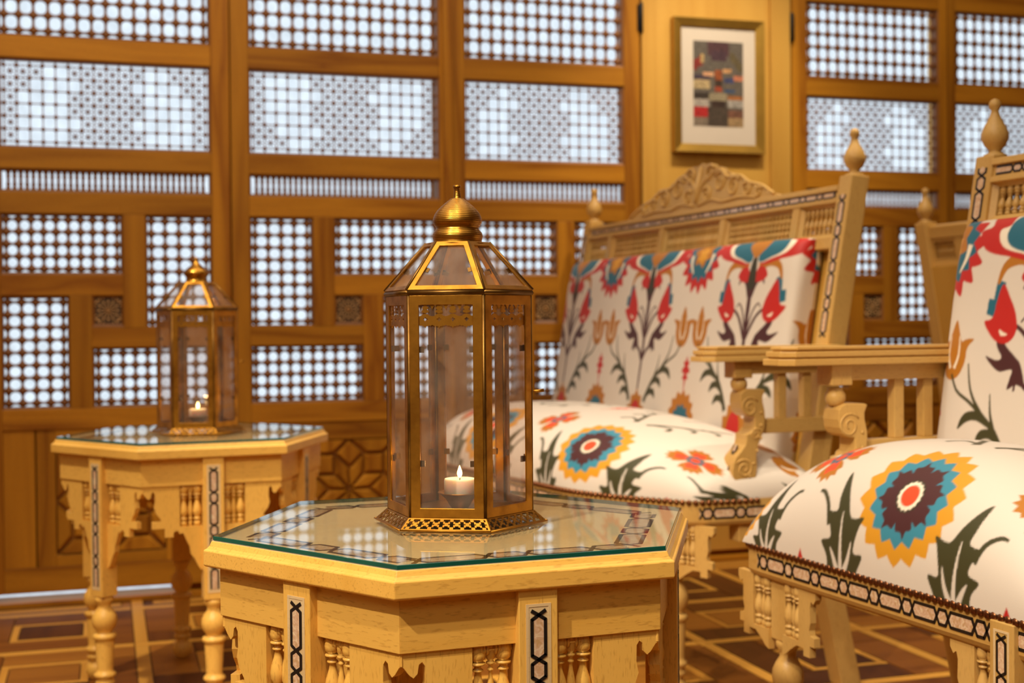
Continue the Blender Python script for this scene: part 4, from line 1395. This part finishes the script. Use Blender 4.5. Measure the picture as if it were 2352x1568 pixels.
# ---------------------------------------------------------------- seats
TILT = 0.18                                   # recline of the back (dx per dz)
XP, ZP = 0.360, 0.42                          # front of the posts at seat height


def post_front(z):
    return XP + (z - ZP) * TILT


def make_post(parent, y, ztop, inlay_z, wd=0.046):
    pl = [(0.452, 0.0), (XP, ZP), (post_front(ztop), ztop), (post_front(ztop) + 0.046, ztop - 0.004), (XP + 0.05, ZP), (0.502, 0.0)]
    p = obj('back_post', MB().prism(pl, -wd / 2, wd / 2, basis((0, y, 0), (1, 0, 0), (0, 0, 1), (0, -1, 0))), M['sofa_z'], parent, bevel=0.003)
    f = [(0.016, 0.0), (0.020, 0.002), (0.020, 0.006), (0.011, 0.010), (0.010, 0.014), (0.018, 0.022), (0.0235, 0.034), (0.0235, 0.044), (0.019, 0.056), (0.012, 0.068), (0.008, 0.078), (0.0065, 0.084), (0.010, 0.090), (0.0105, 0.097), (0.007, 0.103), (0.0, 0.106)]
    obj('finial', MB().lathe(f, 20, T=TR(post_front(ztop) + 0.023, y, ztop - 0.004)), M['sofa_z'], p)
    if inlay_z:
        L_ = (inlay_z[1] - inlay_z[0]) * math.hypot(1, TILT)
        nrm = Vector((-1, 0, TILT)).normalized()
        up = Vector((TILT, 0, 1)).normalized()
        base = Vector((post_front(inlay_z[0]), y, inlay_z[0]))
        add_chain(p, L_, lambda s, w_, d: tuple(base + up * s + Vector((0, w_, 0)) + nrm * (0.0002 + d)), False, hw=0.0095, bw=0.0044, long=0.040, short=0.016, cross=0.012)
    return p


SCR_PX = [(716, 250), (740, 215), (790, 192), (985, 198), (1016, 212), (1000, 245), (984, 280), (985, 340), (1008, 440), (1015, 520), (1003, 640), (970, 730), (928, 820), (908, 900), (905, 980), (912, 1080), (900, 1170), (870, 1250), (860, 1270),
          (690, 1270), (640, 1225), (612, 1165), (606, 1090), (618, 1020), (650, 950), (716, 880), (765, 815), (777, 760), (777, 700), (835, 685), (872, 655), (882, 610), (882, 512), (800, 500), (750, 470), (722, 415), (708, 340)]
SCR = [((x - 800) * 0.0001916, 0.65 - (y - 190) * 0.0001831) for x, y in SCR_PX]


def spiral(cx, cz, r0, turns, n=26, flip=1):
    return [(cx + flip * r0 * (1 - 0.8 * k / n) * math.cos(turns * 2 * PI * k / n + 0.6), cz + r0 * (1 - 0.8 * k / n) * math.sin(turns * 2 * PI * k / n + 0.6)) for k in range(n + 1)]


def make_arm(parent, y, tip, sup, zt=0.742):
    xe = post_front(zt) + 0.01
    arm = empty('arm'); arm.parent = parent
    mb = MB()
    for z0, z1, dw, dl in ((zt - 0.031, zt - 0.020, 0.0, 0.0), (zt - 0.020, zt - 0.017, 0.006, 0.007), (zt - 0.017, zt - 0.008, 0.003, 0.004), (zt - 0.008, zt - 0.005, 0.011, 0.012), (zt - 0.005, zt, 0.008, 0.010)):
        hw = 0.040 - dw
        t0 = tip + dl
        poly = [(t0, y - hw + 0.016), (t0 + 0.022, y - hw), (xe, y - hw), (xe, y + hw), (t0 + 0.022, y + hw), (t0, y + hw - 0.016)]
        mb.prism(poly, z0, z1)
    obj('armrest', mb, M['sofa_x'], arm, bevel=0.0012)
    obj('arm_rail', MB().box(sup - 0.02, xe, y - 0.018, y + 0.018, zt - 0.058, zt - 0.031), M['sofa_x'], arm, bevel=0.0015)
    obj('arm_block', MB().box(sup - 0.030, sup + 0.012, y - 0.022, y + 0.022, zt - 0.066, zt - 0.031), M['sofa_z'], arm, bevel=0.002)
    obj('arm_ball', MB().lathe([(0.010, 0.645), (0.013, 0.647), (0.0175, 0.655), (0.0175, 0.664), (0.012, 0.673), (0.015, 0.676)], 18, T=TR(sup - 0.008, y, 0)), M['sofa_z'], arm)
    T0 = basis((sup, y + 0.023, 0), (1, 0, 0), (0, 0, 1), (0, -1, 0))
    sc = obj('scroll_bracket', MB().prism(SCR, 0, 0.046, T0), M['sofa_z'], arm, bevel=0.002)
    cv = MB()
    for sy in (-1, 1):
        yy = y + sy * 0.0232
        for (cx, cz, r, fl) in ((0.004, 0.612, 0.022, 1), (-0.010, 0.486, 0.021, -1), (0.018, 0.556, 0.012, 1)):
            cv.tube([(sup + a, yy, b) for a, b in spiral(cx, cz, r, 1.6, flip=fl)], 0.0018, 5)
        for k in range(6):
            cv.lathe([(0.0034, 0), (0.0022, 0.0016), (0, 0.002)], 8, T=basis((sup + 0.030 - 0.009 * max(0, k - 2), yy, 0.600 - 0.026 * k), (1, 0, 0), (0, 0, 1), (0, sy, 0)))
    stuff(obj('scroll_carving', cv, M['sofa_z'], sc))
    b0, b1 = Vector((sup - 0.039, y, 0.470)), Vector((sup - 0.008, y, 0.535))
    up = (b1 - b0).normalized()
    nr = Vector((-up.z, 0, up.x))
    add_chain(sc, (b1 - b0).length, lambda s, w_, d: tuple(b0 + up * s + Vector((0, w_, 0)) + nr * (0.006 + d)), False, hw=0.006)
    obj('arm_post', MB().box(sup - 0.022, sup + 0.014, y - 0.020, y + 0.020, 0.335, 0.455), M['sofa_z'], arm, bevel=0.002)
    obj('lower_rail', MB().box(sup + 0.030, XP + 0.055, y - 0.014, y + 0.014, 0.556, 0.586), M['sofa_x'], arm, bevel=0.0015)
    for xs_ in (0.296, 0.357):
        obj('arm_slat', MB().box(xs_ - 0.010, xs_ + 0.010, y - 0.010, y + 0.010, 0.586, zt - 0.058), M['sofa_z'], arm, bevel=0.0015)
    return arm


SBRK = [(66, 0), (112, 0), (112, -12), (106, -20), (100, -16), (97, -26), (98, -50), (94, -62), (96, -70), (108, -72), (108, -86), (96, -86), (96, -104), (79, -104), (79, -92),
        (60, -92), (50, -98), (40, -104), (30, -112), (20, -116), (20, -84), (66, -84)]


def bracket_set(parent, x, y, ex):
    """square inlaid-style leg with balusters and carved brackets to both sides; ex runs along the front."""
    ex = Vector(ex).normalized()
    ey = Vector((0, 0, 1)).cross(ex)
    R_ = basis((x, y, -0.092), ex, ey, (0, 0, 1))
    for sx in (-1, 1):
        key = 'seatbrk%d' % sx
        if key not in cache:
            pb = [(a * 0.001 * sx, z * 0.001) for a, z in SBRK]
            cache[key] = MB().prism(pb, 0, 0.011, basis((0, 0.003, 0.4665), (1, 0, 0), (0, 0, 1), (0, 1, 0))).mesh('bracket', M['sofa_z'])
        o = link('bracket', cache[key], parent); o.matrix_local = R_
        for xx, r in ((0.0305, 0.0085), (0.0440, 0.0048), (0.0575, 0.0085)):
            lathe_obj('baluster', baluster_prof(0.0835, r), M['sofa_z'], parent, R_ @ Vector((xx * sx, 0.010, 0.3825)), 12)


def back_frame(parent, y0, y1, zr0, zr1, zo0, openings, inlay=True):
    """top rail zr0..zr1, pierced band zo0..zr0, solid panel below, between y0 and y1."""
    up = Vector((TILT, 0, 1)).normalized()
    k = math.hypot(1, TILT)
    T0 = basis((XP, 0, ZP), (0, 1, 0), Vector((1, 0, -TILT)).normalized(), up)      # local x along width, y into the back, z up the slope
    H = lambda z: (z - ZP) * k
    rail = obj('top_rail', MB().box(y0, y1, 0.004, 0.034, H(zr0), H(zr1), T0), M['sofa_y'], parent, bevel=0.002)
    obj('rail_moulding', MB().box(y0, y1, -0.002, 0.03, H(zr1) - 0.010, H(zr1) + 0.002, T0).box(y0, y1, 0.0, 0.03, H(zr0) - 0.004, H(zr0) + 0.006, T0), M['sofa_y'], rail, bevel=0.0015)
    if inlay:
        zc = (H(zr0) + H(zr1)) / 2 - 0.001
        add_chain(rail, y1 - y0 - 0.02, lambda s, w_, d: tuple(T0 @ Vector((y0 + 0.01 + s, 0.0037 - d, zc + w_))), False, hw=0.0062)
    obj('lower_back_rail', MB().box(y0, y1, 0.004, 0.032, H(zo0) - 0.026, H(zo0), T0), M['sofa_y'], parent, bevel=0.0015)
    obj('back_panel', MB().box(y0, y1, 0.034, 0.044, 0.0, H(zo0) - 0.010, T0), M['yellow_z'], parent)
    edges = [y0]
    for f in openings:
        edges.append(edges[-1] + f * (y1 - y0))
    for i in range(len(openings)):
        a, b = edges[i], edges[i + 1]
        if i:
            obj('mullion', MB().box(a - 0.014, a + 0.014, 0.002, 0.032, H(zo0), H(zr0), T0), M['sofa_z'], parent, bevel=0.0015)
        a2, b2 = a + (0.014 if i else 0.0), b - (0.014 if i < len(openings) - 1 else 0.0)
        of = obj('opening_frame', MB().frame(a2, b2, H(zo0), H(zr0), 0.010, 0.006, 0.030, T0, slope=0.008), M['sofa_y'], parent)
        ya, yb = a2 + 0.010, b2 - 0.010
        hh = H(zr0) - H(zo0) - 0.020
        n = max(2, int(round((yb - ya) / 0.0165)))
        pch = (yb - ya) / n
        for q in range(n):
            rows = ((0.0, hh),) if (i % 2 == 0 or hh < 0.05) else ((0.0, hh / 2), (hh / 2, hh / 2))
            for zz, hl in rows:
                key = ('sb', round(hl, 4))
                if key not in cache:
                    cache[key] = MB().lathe(baluster_prof(hl, 0.0066), 8, T=T0.to_3x3().to_4x4()).mesh('baluster', M['sofa_z'], recalc=False)
                link('baluster', cache[key], of, T0 @ Vector((ya + (q + 0.5) * pch, 0.018, H(zo0) + 0.010 + zz)))
    return T0, H


def plan_rail(parent, pts, z0, z1, th, front_rng):
    """seat rail along a plan polyline; pts run from the far back corner round the front to the near back corner."""
    p = np.array(pts, float)
    d = np.gradient(p, axis=0); d /= np.linalg.norm(d, axis=1)[:, None]
    nr = np.c_[d[:, 1], -d[:, 0]]                 # outward for far -> near
    mb = MB()
    prof = [(0.0, z1), (0.0, z0 + 0.010), (-0.003, z0 + 0.004), (-0.008, z0), (-th, z0), (-th, z1)]
    m = len(prof)
    vs = [(p[i, 0] + nr[i, 0] * o, p[i, 1] + nr[i, 1] * o, z) for i in range(len(p)) for o, z in prof]
    fs = []
    for i in range(len(p) - 1):
        for j in range(m):
            a, b = i * m + j, i * m + (j + 1) % m
            fs.append((a, b, b + m, a + m))
    fs += [tuple(range(m)), tuple((len(p) - 1) * m + j for j in range(m))]
    mb.add(vs, fs)
    rail = obj('seat_rail', mb, M['sofa_y'], parent)
    s = np.r_[0, np.cumsum(np.linalg.norm(np.diff(p, axis=0), axis=1))]

    def at_(q, off, z):
        x_, y_ = np.interp(q, s, p[:, 0]), np.interp(q, s, p[:, 1])
        nx_, ny_ = np.interp(q, s, nr[:, 0]), np.interp(q, s, nr[:, 1])
        return (x_ + nx_ * off, y_ + ny_ * off, z)
    zc = (z0 + z1) / 2 + 0.001
    s0, s1 = front_rng(s[-1])
    add_chain(rail, s1 - s0, lambda q, w_, d_: at_(s0 + q, 0.0002 + d_, zc + w_), True, hw=0.0098, bw=0.0042, long=0.040, short=0.0125, cross=0.010)
    return rail, s, at_


def rounded(pts, n=6, r=0.3):
    return pts


RZS = math.radians(4.1)

# --- armchair (right foreground)
def make_chair(label, loc, rz):
    c = thing('armchair', label, 'armchair', loc, rz, 'carved armchairs')
    HW = 0.35
    base = [(XP + 0.03, HW), (0.20, HW), (0.04, HW), (0.012, HW - 0.003), (0.003, HW - 0.012), (0.0, HW - 0.04), (0.0, 0.2), (0.0, 0.0), (0.0, -0.2), (0.0, -HW + 0.04), (0.003, -HW + 0.012), (0.012, -HW + 0.003), (0.04, -HW), (0.20, -HW), (XP + 0.03, -HW)]
    rail, s, at_ = plan_rail(c, base, 0.372, 0.424, 0.03, lambda L_: (0.375, L_ - 0.375))
    nail = MB().lathe([(0.0064, 0.0), (0.0060, 0.0022), (0.0042, 0.0042), (0.0018, 0.0052), (0.0, 0.0054)], 10)
    nm = nail.mesh('nail', M['nail'], recalc=False)
    q = 0.30
    nails = 0
    while q < s[-1] - 0.30:
        x_, y_, z_ = at_(q, 0.001, 0.4215)
        x2, y2, _ = at_(q, 1.001, 0)
        dv = Vector((x2 - x_, y2 - y_, 0.25)).normalized()
        o = link('nail', nm, c, (x_, y_, z_)); o.rotation_euler = dv.to_track_quat('Z', 'Y').to_euler()
        q += 0.0125
        nails += 1
    D = XP + 0.01

    def place(A, B, h):
        x_ = D / 2 + B * D / 2 - 0.004
        y_ = A * (HW - 0.004)
        return np.stack([x_, -y_, 0.424 + h], -1)
    me = pillow_mesh('seat_cushion', 2 * HW, D, 0.186, 2.5, 380, 270, place, ST, -0.050, 0.022, M['fabric'])
    link('seat_cushion', me, c)
    # back cushion
    up = Vector((0.15, 0, 1)).normalized(); nf = Vector((-1, 0, 0.15)).normalized()
    b0 = np.array((0.392, 0.0, 0.40)); W, Hh, T = 0.640, 0.560, 0.070

    def place2(A, B, h):
        P = b0 + (B[..., None] + 1) * Hh / 2 * np.array(up) + A[..., None] * (W / 2) * np.array((0, -1.0, 0)) + (h[..., None]) * np.array(nf)
        return P
    me = pillow_mesh('back_cushion', W, Hh, T, 7, 360, 330, place2, BT, 0.075, -0.155, M['fabric'])
    link('back_cushion', me, c)
    for y in (-0.322, 0.322):
        make_post(c, y, 1.078, (0.80, 1.055))
    T0, H = back_frame(c, -0.30, 0.30, 1.032, 1.068, 0.962, (0.2, 0.6, 0.2))
    for y in (-0.335, 0.335):
        make_arm(c, y, 0.045, 0.180, 0.746)
    for y, xo in ((0.265, 0.030), (-0.265, 0.010)):
        p = obj('front_leg_post', MB().box(xo - 0.018, xo + 0.018, y - 0.021, y + 0.021, 0.276, 0.418 if y < 0 else 0.374), M['sofa_z'], c, bevel=0.0015)
        if y < 0:
            xf_ = xo - 0.018
            obj('veneer_border', MB().frame(-0.0135, 0.0135, 0.286, 0.408, 0.003, -0.0006, 0.001, basis((xf_, y, 0), (0, -1, 0), (1, 0, 0), (0, 0, 1))), M['maple'], p)
            add_chain(p, 0.112, lambda s_, w_, d: (xf_ - 0.0002 - d, y + w_, 0.402 - s_), True)
        lathe_obj('turned_leg', SLEG, M['sofa_z'], c, (xo, y, 0), 20)
        bracket_set(c, 0.004, y, (0, -1, 0))
    return c


CH1 = make_chair('nearest carved armchair with floral cushions, cut off by the right edge', (1.034, 1.630, 0), RZS)
CH2 = copy_tree(CH1)
CH2.location = (2.853, 3.10, 0); CH2.rotation_euler = (0, 0, PI + RZS)
CH2['label'] = 'plain-backed armchair turned away, its back showing behind the nearest armchair'
CH2['group'] = 'carved armchairs'

# --- settee (middle ground)
OS = Vector((1.005, 3.155, 0))
SF = thing('settee', 'long carved settee with bowed floral seat and carved crest before the lattice doors', 'settee', OS, RZS)
ca, sa_ = math.cos(RZS), math.sin(RZS)


def w2s(Y, X):
    dx, dy = X - OS.x, Y - OS.y
    return (dx * ca + dy * sa_, -dx * sa_ + dy * ca)


front = [(3.825, 1.36), (3.83, 1.22), (3.80, 1.10), (3.72, 0.975), (3.60, 0.885), (3.46, 0.845), (3.30, 0.850), (3.10, 0.885), (2.883, 0.935), (2.731, 0.962), (2.623, 1.008), (2.54, 1.060), (2.48, 1.105), (2.452, 1.130), (2.440, 1.165), (2.437, 1.25), (2.445, 1.40)]
fp = spl([w2s(*p) for p in front], False, 4)
rail, s_, at_ = plan_rail(SF, fp, 0.372, 0.424, 0.03, lambda L_: (0.30, L_ - 0.07))
nb = MB()
q = 0.05
while q < s_[-1] - 0.12:
    x_, y_, z_ = at_(q, 0.001, 0.4215)
    x2, y2, _ = at_(q, 1.001, 0)
    dv = Vector((x2 - x_, y2 - y_, 0.25)).normalized()
    nb.lathe([(0.0064, 0.0), (0.0058, 0.0024), (0.0038, 0.0044), (0.0, 0.0054)], 7, T=Matrix.Translation((x_, y_, z_)) @ dv.to_track_quat('Z', 'Y').to_matrix().to_4x4())
    q += 0.0135
stuff(obj('nail_row', nb, M['nail'], SF))
fs_ = fp[4:]
ys = fp[:, 1]
# plan of the seat: for each position across, from the front curve to the back line
imax, imin = int(np.argmax(ys)), int(np.argmin(ys))
mid = fp[imax:imin + 1]
order = np.argsort(mid[:, 1])
yA, xA = mid[order, 1], mid[order, 0]
yLo, yHi = ys.min() + 0.003, ys.max() - 0.003
XBK = 0.385


def place_s(A, B, h):
    y_ = (yLo + yHi) / 2 + A * (yHi - yLo) / 2
    xf2 = np.interp(y_, yA, xA) + 0.004
    x_ = xf2 + (XBK - xf2) * (B + 1) / 2
    return np.stack([x_, y_, 0.424 + h], -1)


def place_flip(A, B, h):
    return place_s(-A, B, h)


me = pillow_mesh('seat_cushion', yHi - yLo, 0.50, 0.160, 2.5, 470, 230, place_flip, ST, 0.46 * 0.5 - 0.33 + 0.155, 0.030, M['fabric'])
link('seat_cushion', me, SF)
up = Vector((0.16, 0, 1)).normalized(); nf = Vector((-1, 0, 0.16)).normalized()
b0 = np.array((0.392, 0.043, 0.40)); W_, H_, T_ = 1.265, 0.575, 0.080


def place_b(A, B, h):
    return b0 + (B[..., None] + 1) * H_ / 2 * np.array(up) + A[..., None] * (W_ / 2) * np.array((0, -1.0, 0)) + h[..., None] * np.array(nf)


me = pillow_mesh('back_cushion', W_, H_, T_, 7, 500, 260, place_b, BT, 0.02, -0.200, M['fabric'])
link('back_cushion', me, SF)
for y in (-0.672, 0.672):
    make_post(SF, y, 1.104, (0.755, 1.060))
T0, H = back_frame(SF, -0.65, 0.65, 1.050, 1.082, 0.972, (0.12, 0.2533, 0.2534, 0.2533, 0.12))
make_arm(SF, -0.700, 0.097, 0.205, 0.738)
for yy in (None, 0.10, 0.52):
    if yy is None:                           # the leg by the rounded near corner
        lx, ly, dirv = 0.052, -0.655, (0.45, -0.89)
    else:
        k = int(np.argmin(np.abs(mid[:, 1] - yy)))
        lx, ly, dirv = mid[k, 0] + 0.008, mid[k, 1], mid[min(k + 1, len(mid) - 1)] - mid[max(k - 1, 0)]
    bracket_set(SF, lx, ly, (dirv[0], dirv[1], 0))
    o = obj('front_leg_post', MB().box(-0.018, 0.018, -0.018, 0.018, 0.276, 0.374), M['sofa_z'], SF, (lx + 0.022, ly + 0.004, 0), bevel=0.0015)
    lathe_obj('turned_leg', SLEG, M['sofa_z'], SF, (lx + 0.022, ly + 0.004, 0), 20)
# carved crest
hw_, hc = 0.405, 0.128
outl = []
steps = [(1.0, 0.03), (0.93, 0.10), (0.86, 0.12), (0.80, 0.22), (0.72, 0.24), (0.66, 0.36), (0.58, 0.38), (0.52, 0.52), (0.44, 0.54), (0.38, 0.68), (0.30, 0.72), (0.25, 0.84), (0.17, 0.86), (0.12, 0.96), (0.05, 0.94), (0.0, 1.0)]
right = [(u * hw_, v * hc) for u, v in steps]
right = [tuple(p) for p in spl(right, False, 5)]
outl = [(hw_, 0.0)] + right + [(-u, v) for u, v in reversed(right[:-1])] + [(-hw_, 0.0)]
zc0 = H(1.082) + 0.001
crest = obj('carved_crest', MB().prism(outl, -0.026, -0.008, T0 @ basis((0, 0, zc0), (1, 0, 0), (0, 0, 1), (0, -1, 0))), M['sofa_y'], SF, bevel=0.002)
cv = MB()


def crest_tube(pts, r):
    cv.tube([T0 @ Vector((x_, 0.0065, zc0 + z_)) for x_, z_ in pts], r, 6)


for s in (-1, 1):
    for (cx, cz, r, tn, fl) in ((0.052, 0.094, 0.024, 1.4, 1), (0.110, 0.066, 0.030, 1.5, -1), (0.185, 0.046, 0.028, 1.5, 1), (0.250, 0.032, 0.021, 1.4, -1), (0.310, 0.020, 0.014, 1.3, 1), (0.05, 0.038, 0.022, 1.4, -1)):
        crest_tube([(s * x_, z_) for x_, z_ in spiral(cx, cz, r, tn, flip=fl)], [0.0048 - 0.0028 * k / 26 for k in range(27)])
    crest_tube([(s * x_, z_) for x_, z_ in spl([(0.0, 0.03), (0.03, 0.075), (0.10, 0.10), (0.15, 0.075), (0.21, 0.072), (0.26, 0.050), (0.32, 0.036), (0.38, 0.010)], False, 6)], 0.0042)
    crest_tube([(s * x_, z_) for x_, z_ in spl([(0.01, 0.012), (0.08, 0.022), (0.14, 0.012), (0.22, 0.016), (0.30, 0.008)], False, 6)], 0.0036)
crest_tube([(0, 0.02), (0.004, 0.06), (0, 0.118)], [0.006, 0.007, 0.004])
stuff(obj('crest_carving', cv, M['sofa_y'], crest))
